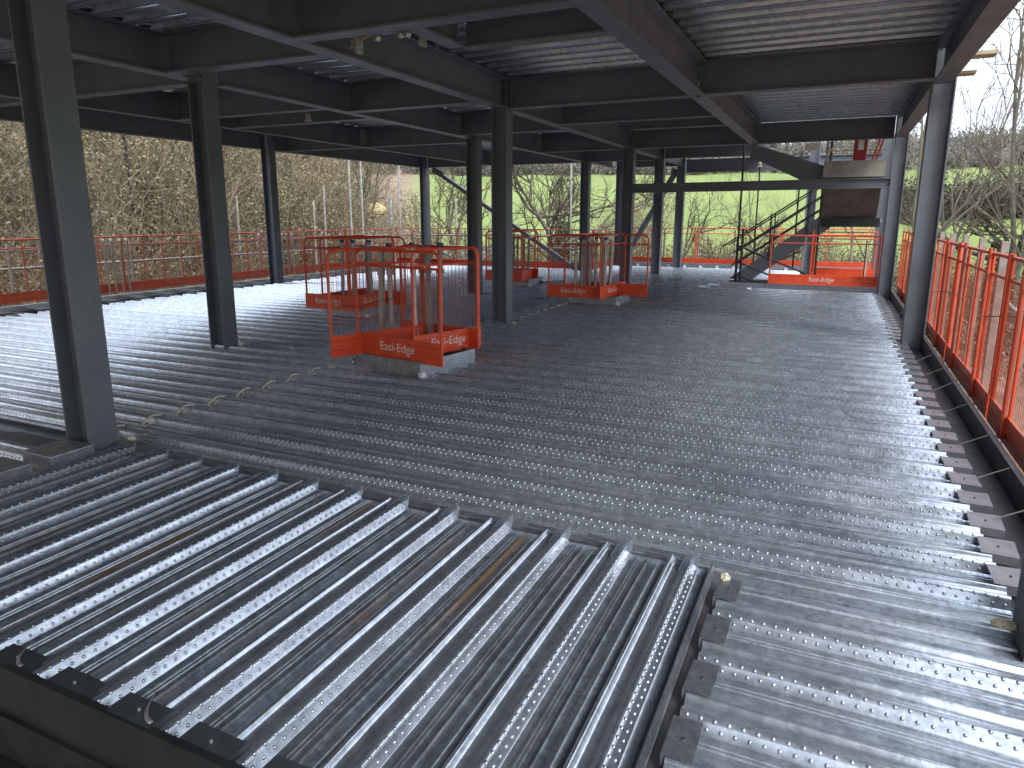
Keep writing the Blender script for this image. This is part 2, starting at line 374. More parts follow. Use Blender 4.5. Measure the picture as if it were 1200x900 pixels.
# right edge gutter: floor strip, upstand, straps
o=MB().box(.83,1.10,-.5,17.0,-.064,-.058).box(1.10,1.112,-.5,17.0,-.30,.115).box(1.112,1.14,-.5,17.0,.111,.115).build('edge_trim',M['galvdark']); tag(o,'long dark upstand trim forming a gutter along the right edge of the floor','edge trim')
s0=None
for k in range(13):
    y=3.6+k*.78+random.uniform(-.1,.1)
    if y>16 or abs(y-10)<.3: continue
    mb=MB().obox((.96,0,.025),(.15,0,.088),(0,.006,0),(-.0008,0,.0012)); o=mb.build('tie_strap',M['tubedull']); o.location=(0,y,0); o.rotation_euler.z=random.uniform(-.1,.1)
    tag(o,'thin metal strap tying the dark gutter upstand to the deck','strap','straps across the right hand gutter')
ibeam('perimeter beam under the right edge of the floor',(.97,-.5,-.66),(.97,17,-.66),.25,.59)
# outer ledge and pale post feet under the right barrier
o=MB().box(1.14,1.5,-.5,17.2,-.5,-.46).build('ledge',M['timber']); tag(o,'dusty timber scaffold board ledge outside the right edge','scaffold board')

# far trims
def trim(label,b,m='galv',name='edge_trim'): return tag(MB().box(*b).build(name,M[m]),label,'edge trim')
trim('light grey upstand trim in front of the staircase opening',(-2.4,.86,17.28,17.31,-.06,.10))
trim('dark trim closing the left side of the staircase opening',(-2.38,-2.355,17.31,19.9,-.2,.06),'galvdark')
trim('white edge trim along the back edge of the floor',(-6.9,.9,23.38,23.42,-.06,.13),'galv')
trim('pale edge trim along the left edge of the floor',(-13.62,-13.58,.5,20.6,-.2,.03),'capwhite')
trim('dark flashing between the left deck ends and the white edge',(-13.58,-12.72,.5,20.6,-.075,-.07),'galvdark')
k0=None
for k in range(15):
    if k0 is None: k0=MB().box(-.035,.035,-.05,.03,-.05,.06).box(-.03,.03,-.12,-.05,-.05,-.01).build('edge_bracket',M['capwhite']); o=k0
    else: o=k0.copy(); C.objects.link(o)
    o.location=(-6.6+k*.52,23.3,0); tag(o,'small white bracket on the back edge of the floor','bracket','white brackets along the back edge')
k0=None
for k in range(24):
    if k0 is None:
        k0=MB().add([(0,0,0),(.85,-.12,-.02),(.85,.12,-.02),(0,.3,0),(0,0,.004),(.85,-.12,.0),(.85,.12,.0),(0,.3,.004)],[(0,1,2,3),(4,7,6,5),(0,4,5,1),(1,5,6,2),(2,6,7,3),(3,7,4,0)]).build('flashing_piece',M['galvdark']); o=k0
    else: o=k0.copy(); C.objects.link(o)
    o.location=(-13.55,5+k*.66,.02); tag(o,'dark overlapping flashing piece between left deck ends and edge','flashing','flashing pieces along the left edge')

# foam patches along x=-5.07
def foam(loc,sx=1):
    mb=MB(); pts=[]
    for i in range(7):
        t=i/6; pts.append((random.uniform(-.006,.006), -.10+.2*t, -.045*(1-min(1,t*1.8))+.012*math.sin(PI*t)))
    n=6
    mb.tube(pts,.009,6,True); o=mb.build('foam_bead',M['foam']); o.location=loc; o.scale=(sx,1,1)
    return o
for k in range(0,17):
    y=3.46+.3375*k-.03
    if 8.8<y<9.0: continue
    o=foam((-5.066 if y<9.5 else -4.95,y,.004),random.uniform(.9,1.6))
    tag(o,'cream expanding foam bead sealing a rib joint in the middle of the floor','foam bead','foam beads along the sheet joint')
for k in range(9):
    o=foam((-4.62+.045*k*0,10.35+k*.3375,.004),1.7); tag(o,'pale foam bead on the joint line between the second column and the far cage','foam bead','foam beads along the sheet joint')
for (x,y,s,l) in ((-4.72,3.33,2.2,'blob of cream foam at the foot of the first left column'),(-6.95,6.58,2.2,'blob of foam at the foot of the second left column'),(-4.50,9.78,1.8,'blob of foam at the foot of the central column'),
                (.76,3.2,2.6,'blob of foam by the column at the right picture edge'),(-.34,3.10,1.1,'blob of yellow foam at the top of the dark gap between the near bays'),(.86,16.85,2,'white foam blob at the foot of the far right column')):
    mb=MB(); bm=bmesh.new(); bmesh.ops.create_icosphere(bm,subdivisions=3,radius=.023)
    for v in bm.verts: v.co=Vector((v.co.x*s*.8+random.uniform(-.006,.006),v.co.y*1.0+random.uniform(-.006,.006),v.co.z*.9+random.uniform(-.004,.004)))
    me=bpy.data.meshes.new('foam_blob'); bm.to_mesh(me); bm.free(); me.materials.append(M['foam']); o=bpy.data.objects.new('foam_blob',me); C.objects.link(o); o.location=(x,y,.0); tag(o,l,'foam blob')

# ------------------------------------------------------------------ columns
def column(label,x,y,z0=-.62,z1=3.64,w=.255,dpt=.225,t=.018,plate=True,capz=3.21):
    root=empty('steel_column',(x,y,0))
    poly=[(-w/2,-dpt/2),(-w/2+t,-dpt/2),(-w/2+t,-.006),(w/2-t,-.006),(w/2-t,-dpt/2),(w/2,-dpt/2),(w/2,dpt/2),(w/2-t,dpt/2),(w/2-t,.006),(-w/2+t,.006),(-w/2+t,dpt/2),(-w/2,dpt/2)]
    MB().prism(poly,(0,0,z0),(1,0,0),(0,1,0),(0,0,z1-z0)).build('column_shaft',M['steel'],root,bevel=.002)
    tag(root,label,'steel column'); return root
cols=[('large grey column at the left foreground with dark recessed face',-4.925,3.17),
('second grey column from the left, standing behind the foreground column',-7.22,6.56),
('slim column on the left edge in front of the bare wood',-12.75,13.4),
('pale corner column where the left and back edges of the floor meet',-12.72,20.5),
('column just behind and left of the tall central column',-7.1,13.42),
('tall central column beside the nearest orange cage',-4.77,9.93),
('column behind the far right cage of pale posts',-7.05,20.5),
('column directly right of the far orange cage',-4.7,16.85),
('pale column far behind at the back edge, left of the braced pair',-6.75,23.2),
('column in the back row crossed by the low beam, left one of the braced pair',-4.72,20.1),
('rearmost column with a diagonal brace at its top left',-4.75,23.2),
('big column on the right edge beside the orange barrier',1.0,10.42),
('far right column at the end of the staircase barrier',1.0,16.9),
('pale column behind the far right column under the landing',.98,21.0),
('dark column at the right picture edge by the near deck corner',.93,3.16),
('grey column behind the stair flight',-.78,21.6)]
for l,x,y in cols: column(l,x,y)

# ------------------------------------------------------------------ roof steel
ZB=3.215
def by(label,x,y0,y1,w=.2,h=.43,ends=(0,0),z=ZB): return ibeam(label,(x,y0,z),(x,y1,z),w,h,ends)
def bx_(label,y,x0,x1,w=.18,h=.43,ends=(0,0),z=ZB): return ibeam(label,(x0,y,z),(x1,y,z),w,h,ends)
g=.14
by('right roof edge beam running out of the top of the picture',.97,-2.6,10.42-g,.2)
by('right roof edge beam between the big right column and the far right column',.97,10.42+g,16.9-g,.2)
by('long roof beam in the right half crossing the top edge, from foreground to first cross beam',-1.87,-2.6,9.85,.21)
by('roof beam continuing behind the deep cross beam on the right half',-1.87,10.05,16.8,.21)
by('roof beam from the top of the first left column to the central column',-4.72,-2.6,9.8,.2)
by('roof beam from the central column to the column right of the far cage',-4.72,10.06,16.7,.2)
by('roof beam between the column right of the far cage and the braced pair',-4.72,17.0,19.95,.2)
by('short roof beam joining the braced pair of back columns',-4.72,20.25,23.1,.2)
by('roof beam at top left running to the second left column',-7.1,-2.6,6.42,.2)
by('roof beam from the second left column to the column behind the central one',-7.1,6.7,13.28,.2)
by('roof beam behind the central column towards the back edge',-7.1,13.56,20.4,.2)
by('roof beam over the left bay between second column and left edge, near part',-10.3,-2.6,13.8,.18)
by('roof beam over the left bay towards the back corner',-10.3,14.1,20.4,.18)
by('left roof edge beam above the bare wood, near part',-12.82,-2.6,13.26,.2)
by('left roof edge beam running to the back corner column',-12.82,13.54,20.38,.2)
by('short return edge beam at the step of the back edge',-7.0,20.65,23.1,.2)
bx_('deep cross beam from the central column to the big right column, left half',9.95,-4.62,-1.89,.18,.43,(1,1))
bx_('deep cross beam at right meeting the big right column',9.95,-1.85,.86,.18,.43,(1,1))
bx_('far cross beam over the low beam, left half',16.9,-4.62,-.99,.18,.43,(1,0))
bx_('far cross beam in front of the staircase opening, right half',16.9,-.99,.86,.18,.43,(0,1))
bx_('cross beam at the top centre of the picture',5.35,-4.61,-1.98,.18)
bx_('short trimmer beam behind the top centre cross beam',6.3,-3.4,-1.98,.16,.40)
by('short trimmer beam joining the two top centre cross beams',-3.45,5.45,6.2,.16,.40)
bx_('cross beam from the second left column to the main roof beam',5.95,-7.0,-4.83,.18)
bx_('cross beam left of the central column',9.2,-7.0,-4.83,.18)
bx_('thin cross beam between the central column and the one behind',12.7,-7.0,-4.83,.16)
bx_('cross beam beyond the central column on the right side',12.0,-4.6,-1.98,.16)
bx_('second cross beam beyond the central column on the right side',13.25,-3.7,-1.98,.16,.3)
bx_('cross beam in the left bay just behind the first column',6.5,-12.7,-7.35,.18)
bx_('cross beam in the left bay behind the second column, nearer one',8.75,-10.2,-7.2,.16)
bx_('cross beam in the left bay behind the second column, farther one',9.95,-10.2,-7.2,.16)
bx_('cross beam of the left bay meeting the slim left column',13.95,-12.7,-7.25,.18)
bx_('back edge beam on the left of the picture',20.5,-12.58,-7.2,.2)
bx_('back edge beam behind the braced columns',23.2,-6.6,-4.88,.2)
bx_('back edge beam at the far right behind the stairs',23.2,-4.6,.95,.2,.40,z=3.0)
bx_('cross beam near the back between the braced columns and the stairs',20.1,-4.58,-1.9,.18)
bx_('cross beam behind the pair near the back of the middle bay',16.9,-7.0,-4.86,.16)
bx_('cross beam near the back left of the middle bay',20.45,-6.9,-4.86,.16)
ibeam('low beam at head height crossing in front of the staircase',(-4.6,16.86,2.19),(.88,16.86,2.22),.15,.21)
# row at Y=3.2 (just above the picture)
bx_('cross beam just above the top of the picture over the first column',3.2,-4.78,.84,.18)

# braces
def brace(label,a,b,w=.12):
    a=Vector(a);b=Vector(b);u=(b-a).normalized(); s_=Vector((0,1,0)); n=u.cross(s_).normalized()
    root=empty('diagonal_brace',a)
    MB().obox((b-a)/2,(b-a)/2,s_*w/2,n*w/2).build('brace_tube',M['steel'],root,bevel=.008)
    MB().obox((0,0,0),(.2,0,-.1),(0,.008,0),(.03,0,.09)).build('gusset_plate',M['steel'],root)
    MB().obox(b-a+Vector((.05,0,.0)),(.17,0,-.1),(0,.008,0),(.03,0,.09)).build('gusset_plate',M['steel'],root)
    tag(root,label,'brace'); return root
brace('long diagonal brace from the corner column down behind the central column',(-12.2,20.5,3.05),(-7.35,20.5,.05))
brace('diagonal brace rising to the top of the rearmost column',(-6.6,23.2,.1),(-4.95,23.2,3.0),.16)

# ------------------------------------------------------------------ roof deck
def roofdeck(label,x0,x1,y0,y1,m='soffit'):
    n=int((y1-y0)/P)
    d=deck('roof_deck',(x0,y1,3.66),(0,-1,0),(1,0,0),n,x1-x0,M[m],seg=.8,flip=False,zoff=.055,jitter=.002)
    tag(d,label,kind='structure'); 
    cap=MB().box(x0,x1,y0,y1,3.735,3.75).build('roof_slab',M['concretelight']); tag(cap,'roof build-up over '+label,kind='structure')
roofdeck('metal roof decking over the right bay',-1.87,.98,-7.0,16.9)  # bays reach unseen behind the camera, extended to darken the deck reflections
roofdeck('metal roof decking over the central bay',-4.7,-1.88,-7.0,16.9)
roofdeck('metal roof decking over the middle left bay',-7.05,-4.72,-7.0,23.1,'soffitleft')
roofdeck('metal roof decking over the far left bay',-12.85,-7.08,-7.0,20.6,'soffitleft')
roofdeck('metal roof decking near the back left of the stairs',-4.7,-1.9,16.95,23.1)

# perforation-like pressed pimples seen on the right soffits
def soffit_dimples(x0,x1,y0,y1,label):
    mb=MB(); n=int((y1-y0)/P)
    for r in range(n):
        yb=y1-(r)*P
        for u in (.05,.11,.22,.28):
            for i in range(int((x1-x0)/.05)):
                x=x0+.03+i*.05+(.025 if u in(.11,.28) else 0); y=yb-u*P; z=3.6565
                R=.008
                vs=[(x+R*math.cos(k*PI/2),y+R*math.sin(k*PI/2),z+.0008) for k in range(4)]+[(x,y,z-.006)]
                mb.add(vs,[(1,0,4),(2,1,4),(3,2,4),(0,3,4)],True,[(.7,i*.05)]*5)
    o=mb.build('roof_pimples',M['soffit']); tag(o,label,kind='structure')
soffit_dimples(-1.75,.86,4.6,9.8,'rows of pressed pimples on the roof decking at top right')
soffit_dimples(-4.6,-1.98,6.5,9.8,'rows of pressed pimples on the roof decking at top centre')

# ------------------------------------------------------------------ barrier panels
def text_mesh(s,size,m,parent,loc,rot,name='lettering'):
    cu=bpy.data.curves.new(name,'FONT'); cu.body=s; cu.size=size; cu.extrude=.0012; cu.align_x='CENTER'; cu.align_y='CENTER'; cu.offset=0
    t=bpy.data.objects.new(name+'_tmp',cu); C.objects.link(t); bpy.context.view_layer.update()
    me=bpy.data.meshes.new_from_object(t.evaluated_get(bpy.context.evaluated_depsgraph_get())); bpy.data.objects.remove(t); bpy.data.curves.remove(cu)
    me.materials.clear(); me.materials.append(m); me.name=name
    o=bpy.data.objects.new(name,me); C.objects.link(o); o.parent=parent; o.location=loc; o.rotation_euler=rot; return o
_pp={}
def panel(label,p,rz,L=1.25,z=.12,mat_='orange',text=1,mesh=True,H=1.17,cat='barrier panel',group=None,mids=0,bh=.24,straight=False):
    """local X along the panel, front face is -Y"""
    key=(round(L,2),mat_,text,mesh,mids,straight)
    if key in _pp:
        root=copy_tree(_pp[key])
    else:
        root=empty('safety_barrier'); m=M[mat_]; R=.017
        rc=.10
        def cor(x0,sx): return [(x0+sx*(rc-rc*math.cos(a)),0,H-rc+rc*math.sin(a)) for a in np.linspace(0,PI/2,6)]
        if straight: path=[(0,0,0),(0,0,H),(L,0,H),(L,0,0)]; 
        if straight:
            mb=MB().tube([(0,0,0),(0,0,H+.03)],R,8).tube([(L,0,0),(L,0,H+.03)],R,8).tube([(0,0,H),(L,0,H)],R,8)
        else:
            mb=MB().tube([(0,0,0)]+cor(0,1)+cor(L,-1)[::-1]+[(L,0,0)],R,8)
        mb.build('frame_tube',m,root)
        MB().tube([(0,0,H-.17),(L,0,H-.17)],.014,8).build('mid_rail',m,root)
        for i in range(mids):
            x=L*(i+1)/(mids+1); MB().tube([(x,0,.1),(x,0,H)],.013,8).build('upright',m,root)
        # toe board with pressed ribs, wrapped round the end posts
        z0=0; prof=[(-.004,0),(-.018,.0),(-.018,bh*.3),(-.011,bh*.33),(-.018,bh*.36),(-.018,bh*.72),(-.011,bh*.75),(-.018,bh*.78),(-.018,bh),(-.004,bh)]
        tb=MB().prism(prof,(-.02,0,0),(0,1,0),(0,0,1),(L+.04,0,0)).build('toe_board',m,root)
        if text:
            sz=.14
            text_mesh('Easi-Edge',sz,M['white'] if mat_=='orange' else M['whitedull'],tb,(L*.5,-.0195,bh*.54),(PI/2,0,0))
        if mesh:
            wb=MB(); w=.0014; nn=int(L/.055)
            for i in range(1,nn):
                x=L*i/nn; wb.box(x-w,x+w,.004,.004+2*w,bh,H-.17)
            for zz in np.arange(bh+.16,H-.2,.2): wb.box(0,L,.009,.009+2*w,zz-w,zz+w)
            wb.build('wire_mesh',M['mesh_'+mat_],root)
        _pp[key]=root
    root.location=(p[0],p[1],z); root.rotation_euler=(0,0,rz); tag(root,label,cat,group); 
    return root
M['mesh_orange']=simple('mesh_wire',(.30,.05,.025),(.40,.07,.03),5,.5); M['mesh_orangedull']=M['mesh_orange']
def panel2(label,a,b,**k):
    d=(b[0]-a[0],b[1]-a[1]); return panel(label,a,math.atan2(d[1],d[0]),L=math.hypot(*d),**k)
# nearest cage
panel2('front panel of the nearest orange cage, white lettering on its toe board',(-4.84,6.30),(-3.60,6.05))
panel2('left side panel of the nearest orange cage',(-4.92,5.93),(-4.48,7.12),text=0)
panel2('right side panel of the nearest orange cage, lettering half hidden',(-4.12,6.34),(-3.80,7.26))
panel2('back panel of the nearest orange cage',(-4.95,7.36),(-3.72,7.08),text=0)
# cage right of centre
panel2('front panel of the orange cage right of the central column',(-5.02,12.54),(-3.98,12.52))
panel2('right side panel of the cage right of the central column, brightly lit',(-3.95,12.42),(-3.84,13.68))
panel2('back panel of the cage right of the central column, sticking out to the right',(-4.5,13.32),(-3.26,13.22),text=0)
panel2('left side panel of the cage right of the central column',(-4.72,12.6),(-4.62,13.85),text=0)
# cage behind left
panel2('front panel of the orange cage behind the nearest one',(-8.12,9.22),(-7.2,9.22))
panel2('right side panel of the cage behind the nearest one',(-7.16,9.12),(-7.10,10.35))
panel2('back panel of the cage behind the nearest one',(-7.9,10.2),(-6.72,10.12),text=0)
panel2('left side panel of the cage behind the nearest one',(-7.85,9.3),(-7.78,10.5),text=0)
# cage beyond the central column
panel2('front panel of the small far cage just right of the central column',(-7.7,15.15),(-6.72,15.1),text=0)
panel2('right side panel of the small far cage just right of the central column',(-6.7,15.02),(-6.95,16.4),text=0)
panel2('back panel of the small far cage just right of the central column',(-7.8,16.2),(-6.75,16.1),text=0)
# posts inside the cages
pp=None
def post(label,x,y,h=1.22,tilt=(0,0),m='tubedull',cap=None,r=.021,z=.0,group=None,name='barrier_post'):
    root=empty(name,(x,y,z)); root.rotation_euler=(tilt[0],tilt[1],random.uniform(0,1))
    MB().box(-r,r,-r,r,0,h).build('post_tube',M[m],root,bevel=.003)
    MB().box(-r-.008,r+.008,-r-.008,r+.008,h*.72,h*.72+.06).build('clamp',M[m],root)
    if cap: MB().box(-r-.006,r+.006,-r-.006,r+.006,h,h+.05).build('cap',M[cap],root,bevel=.004)
    tag(root,label,'post',group); return root
for i,(x,y,c,m_,l) in enumerate(((-4.80,6.70,None,'tubegrey','left galvanised post of the pair on the left inside the nearest cage'),(-4.69,6.76,'bluecap','tubegrey','right galvanised post of the left pair inside the nearest cage, blue cap'),
   (-4.53,7.02,'bluecap','capwhite','palest thin post in the middle of the nearest cage'),(-4.49,7.16,None,'tubedull','rusty thin post behind the palest post in the nearest cage'),
   (-4.38,7.10,None,'tubedull','brown post second from the right inside the nearest cage'),(-4.28,7.16,'bluecap','tubedull','rightmost post inside the nearest cage with a blue cap'))):
    post(l,x,y,1.12,(random.uniform(-.02,.02),random.uniform(-.03,.03)),m_,c,r=.026,z=.17)
for i,(x,y) in enumerate([(-4.62,12.95),(-4.52,13.0),(-4.45,13.05),(-4.33,12.95),(-4.22,13.0),(-4.05,13.0),(-4.12,13.12),(-4.0,13.2),(-4.3,13.2)]):
    post('pale grey post standing among others in the cage right of the central column',x,y,1.2,(random.uniform(-.02,.02),random.uniform(-.03,.03)),'tubegrey',['capwhite',None,'bluecap'][i%3],r=.026,group='posts stored in the cage right of the central column')
for i,(x,y) in enumerate([(-7.75,9.7),(-7.6,9.8),(-7.45,9.7),(-7.3,9.85),(-7.15,9.75),(-7.0,9.85)]):
    post('grey post standing in the cage behind the nearest one',x,y,1.2,(random.uniform(-.03,.03),random.uniform(-.04,.04)),'tubegrey',['bluecap',None][i%2],r=.026,group='posts stored in the cage behind the nearest one')
for i,(x,y) in enumerate([(-7.4,15.6),(-7.25,15.7),(-7.1,15.6),(-6.95,15.7),(-6.85,15.75)]):
    post('grey post standing in the small far cage',x,y,1.2,(random.uniform(-.03,.03),random.uniform(-.04,.04)),'tubedull',None,group='posts stored in the small far cage')
# galvanised upstand boxes round the openings
def upstand(label,cx,cy,wx,wy,rz,h=.15):
    root=empty('opening_upstand',(cx,cy,0),rz); t=.004
    for (a,b,c,d_) in ((-wx/2,wx/2,-wy/2,-wy/2+t),(-wx/2,wx/2,wy/2-t,wy/2),(-wx/2,-wx/2+t,-wy/2+t,wy/2-t),(wx/2-t,wx/2,-wy/2+t,wy/2-t)):
        MB().box(a,b,c,d_,-.05,h).build('upstand_side',M['galv'],root)
    MB().box(-wx/2-.06,-wx/2,-wy/2-.02,-wy/2+.2,.0,.07).build('corner_foot',M['galv'],root)
    MB().box(wx/2,wx/2+.05,-wy/2-.03,-wy/2+.03,.0,.05).build('corner_foot',M['capwhite'],root)
    MB().box(-wx/2+.01,wx/2-.01,-wy/2+.01,wy/2-.01,.01,.02).build('cover_sheet',M['galv'],root)
    tag(root,label,'metal upstand'); return root
upstand('galvanised upstand box under the nearest orange cage',-4.19,6.55,.86,.95,-.16)
upstand('galvanised upstand box under the cage right of the central column',-4.15,13.15,.9,.95,0)
upstand('galvanised upstand box under the cage behind the nearest one',-7.4,9.8,.8,.9,0)
upstand('galvanised upstand box under the small far cage',-7.1,15.75,.9,.9,0)
upstand('loose galvanised tray beside the small far cage',-6.35,16.3,.5,.25,.3,.05)
# wires
def wire(label,pts,r=.004): o=MB().tube(pts,r,5).build('tie_wire',M['black']); tag(o,label,'wire')
wire('black wire hanging across the left end of the nearest cage',[(-4.95,6.2,.66),(-4.85,6.32,.64),(-4.7,6.5,.70),(-4.55,6.6,.72)])
wire('black tie wire on the right barrier by the big column',[(1.0,9.0,.82),(1.12,9.0,.83),(1.25,9.0,.80)])
wire('black tie wire at the right picture edge on the barrier',[(1.1,6.6,.86),(1.22,6.6,.87),(1.32,6.55,.88)])

# right barrier line
ordn=['nearest','second','third','fourth','fifth','sixth']
y=4.0;i=0
while y<16.3 and i<5:
    panel(ordn[i]+' orange mesh panel of the right edge barrier counted from the camera',(1.24,y+2.55),-PI/2,L=2.5,z=.02,text=0,mids=3,H=1.31,bh=.2,straight=True,group='orange panels along the right edge'); y+=2.6;i+=1
pp_=0
for k in range(12):
    yy=4.3+k*1.06
    root=empty('barrier_post',(1.34,yy,-.4)); root.rotation_euler=(0,0,0)
    MB().box(-.03,.03,-.03,.03,0,1.83).build('post_tube',M['tubedull'],root,bevel=.004)
    MB().box(-.2,.03,-.04,.04,.22,.26).build('foot_plate',M['tubegrey'],root)
    MB().box(-.06,-.04,-.045,.045,.1,.5).build('bracket',M['tubegrey'],root)
    tag(root,'weathered pale post behind the orange panels of the right barrier','post','pale posts of the right barrier')
for k in range(9):
    yy=4.6+k*1.33; o=MB().tube([(1.205,yy,.05),(1.205,yy,1.38)],.016,8).build('lock_bar',M['orangedull']); tag(o,'dull red vertical locking bar in front of the right barrier','locking bar','locking bars of the right barrier')
# left barrier
for i in range(7):
    panel(['nearest','second','third','fourth','fifth','sixth','farthest'][i]+' panel of the orange barrier coloured as back-lit along the left edge, from the camera side',(-14.3,2.6+i*2.6),PI/2,L=2.55,z=.0,mat_='orangedull',text=1,mids=4,mesh=True,H=1.20,bh=.2,group='orange panels along the left edge',straight=True)
for z_,l in ((.98,'upper galvanised guard tube behind the left barrier'),(.62,'lower galvanised guard tube behind the left barrier')):
    o=MB().tube([(-14.5,2.5,z_),(-14.52,12,z_+.02),(-14.5,20.8,z_)],.026,10).build('guard_tube',M['tubegrey']); tag(o,l,'scaffold tube')
for k in range(13):
    o=post('galvanised post behind the left orange barrier',-14.42,4.2+k*1.3,1.12,(0,random.uniform(-.02,.02)),'tubegrey' if k%3==0 else 'tubedull',['capwhite',None][k%2],group='posts behind the left barrier')
for k in range(4):
    o=post('pale post in the bunch leaning on the left barrier',-14.15,9.9+k*.16,1.12,(0,random.uniform(-.03,.03)),'tubedull','capwhite',r=.018,group='bunch of posts by the left barrier')
for k in range(4):
    o=post('pale post in the farther bunch by the left barrier',-14.15,15.0+k*.2,1.12,(0,random.uniform(-.03,.03)),'tubedull','capwhite',r=.018,group='farther bunch of posts by the left barrier')
# back barriers
for i in range(3):
    panel(['left','middle','right'][i]+' panel of the orange barrier along the back left edge',(-14.2+i*2.45,20.95),0,L=2.4,z=.0,text=0,mids=3,H=1.22,bh=.2,mat_='orangedull' if i<2 else 'orange',straight=True,group='orange panels along the back edge')
for z_,l in ((1.0,'upper pale guard tube along the back left edge'),(.62,'lower pale guard tube along the back left edge')):
    o=MB().tube([(-14.2,21.1,z_),(-7.1,21.1,z_)],.03,10).build('guard_tube',M['tubegrey']); tag(o,l,'scaffold tube')
for k in range(7):
    post('galvanised post of the back left barrier',-13.6+k*1.05,21.05,1.15,(0,0),'tubedull','capwhite',group='posts of the back left barrier')
for i in range(3):
    panel(['first','second','third'][i]+' orange panel along the back edge right of the braced columns',(-6.9+i*2.65,23.75),0,L=2.6,z=.05,text=0,mids=1,H=1.2,bh=.22,group='orange panels along the back right edge',straight=True)
panel('orange panel on the return of the back edge step',(-6.95,21.0),PI/2,L=2.6,z=.0,text=0,mids=1,H=1.22,straight=True)
for k in range(7):
    post('grey post of the back right barrier',-6.5+k*1.15,23.85,1.2,(0,0),'tubedull',None,group='posts of the back right barrier')
# stair barrier
panel2('long orange barrier panel with lettering in front of the staircase opening',(-1.38,17.22),(.84,17.22),z=.11,H=1.1,straight=True,mesh=False,bh=.23)
panel2('orange barrier panel behind the staircase on the right',(-.55,19.6),(.86,19.6),z=.05,H=1.2,straight=True,mesh=False,text=0,bh=.3)
panel2('short orange side panel of the staircase opening',(-.52,17.4),(-.52,19.5),z=.05,H=1.25,straight=True,mesh=False,text=0,bh=.2)
post('pale rusty post right of the stair flight',.62,18.2,1.1,(0,0),'tubedull')
post('pale leaning post beside the short side panel at the stairs',-.74,17.6,1.2,(0,.06),'tubegrey')

# ------------------------------------------------------------------ staircase
st=empty('steel_staircase',(-2.25,18.1,0))
run=1.95; rise=1.55
for yy in (0,1.05):
    MB().prism([(-.12,-.08),(.14,-.08),(run+.1,rise-.18),(run+.1,rise+.12),(run-.1,rise+.12),(-.12,.14)],(0,yy,0),(1,0,0),(0,0,1),(0,.02,0)).build('stringer',M['steel'],st)
for i in range(9):
    x=.08+i*run/9; z=(i+1)*rise/9
    MB().box(x,x+.23,.02,1.05,z-.03,z).build('tread',M['concretelight'] if i%2 else M['galvdark'],st)
for yy in (-.02,1.09):
    for k,hh in enumerate((.45,.75,1.02)):
        MB().tube([(-.35 if k==2 else -.1,yy,hh-.12 if k==2 else hh),(run+.4,yy,hh+rise+.18)],.018,8).build('handrail',M['black'],st)
    for x in (.0,.75,1.55):
        MB().tube([(x,yy,rise*x/run),(x,yy,1.1+rise*x/run)],.018,8).build('baluster',M['black'],st)
tag(st,'grey steel stair flight with black tube handrails rising to the right','staircase')
ld=empty('stair_landing',(-.38,18.1,1.5))
MB().box(0,1.25,0,1.4,0,.08).build('landing_slab',M['concretelight'],ld); MB().box(-.05,1.2,-.05,0,-.10,.10).build('landing_edge',M['black'],ld)
tag(ld,'dark edged half landing beside the stair flight','landing')
uf=empty('upper_stair_flight',(-.42,17.2,0))
MB().prism([(1.0,1.55),(1.05,1.75),(.12,2.62),(-.02,2.62),(-.02,2.34)],(0,0,0),(0,1,0),(0,0,1),(1.16,0,0)).build('flight_slab',M['concrete'],uf)
MB().box(.0,1.2,-.32,-.03,2.46,2.80).build('landing_slab',M['concretelight'],uf)
tag(uf,'precast concrete upper stair flight seen from below, brown underside','staircase')
o=MB().prism([(0,0),(.12,0),(1.62,-.52),(1.62,-.98),(1.5,-.98),(0,-.26)],(-1.98,17.1,3.22),(1,0,0),(0,0,1),(0,.05,0)).build('stair_stringer',M['steel']); tag(o,'dark sloping steel stringer running from the roof beam down to the landing slab','stair stringer')
# scaffold tubes around the stair opening
def tubeo(label,pts,r=.02,m='black',cat='scaffold tube',name='scaffold_tube',group=None): o=MB().tube(pts,r,8).build(name,M[m]); return tag(o,label,cat,group)
tubeo('tall thin black scaffold tube left of the staircase, from floor to roof',[(-2.16,17.5,-.1),(-2.16,17.5,3.5)],.024)
tubeo('second vertical tube left of the staircase with a white cap',[(-1.98,19.4,-.1),(-1.98,19.4,2.95)],.02)
tubeo('vertical dark tube rising behind the handrails',[(-1.0,19.3,.3),(-1.0,19.3,3.2)],.022)
tubeo('short black tube standing at the foot of the stairs',[(-2.05,17.4,-.1),(-2.05,17.4,1.35)],.03)
tubeo('upper black guard tube sloping down to the right at the stair foot',[(-2.2,17.45,.98),(-.35,17.6,.22)],.022)
tubeo('middle black guard tube sloping down to the right at the stair foot',[(-2.2,17.45,.60),(-.6,17.6,-.05)],.022)
tubeo('lowest black guard tube sloping down to the right at the stair foot',[(-2.2,17.45,.30),(-1.2,17.6,-.1)],.022)
tubeo('dark scaffold standard beside the short orange side panel',[(-.42,17.5,-.1),(-.42,17.5,2.3)],.024)
trim('dark steel box at the foot of the stair flight',(-2.32,-1.3,17.5,17.9,-.05,.13),'galvdark','stair_foot_box')
for i,(x,y,l) in enumerate(((-2.62,17.2,'small loose metal offcut on the floor left of the stairs'),(-2.75,16.6,'second loose metal offcut lying left of the stairs'),(-1.75,16.7,'tiny white offcut on the floor in front of the stairs'))):
    o=MB().obox((0,0,.03),(.12,.03,0),(-.015,.06,.01),(0,0,.012)).obox((.08,0,.06),(.015,0,.03),(0,.05,0),(.01,0,0)).build('metal_offcut',M['capwhite' if i==2 else 'galv']); o.location=(x,y,.0); o.scale=(.35,.5,.8) if i==2 else (1,1,1); tag(o,l,'offcut')
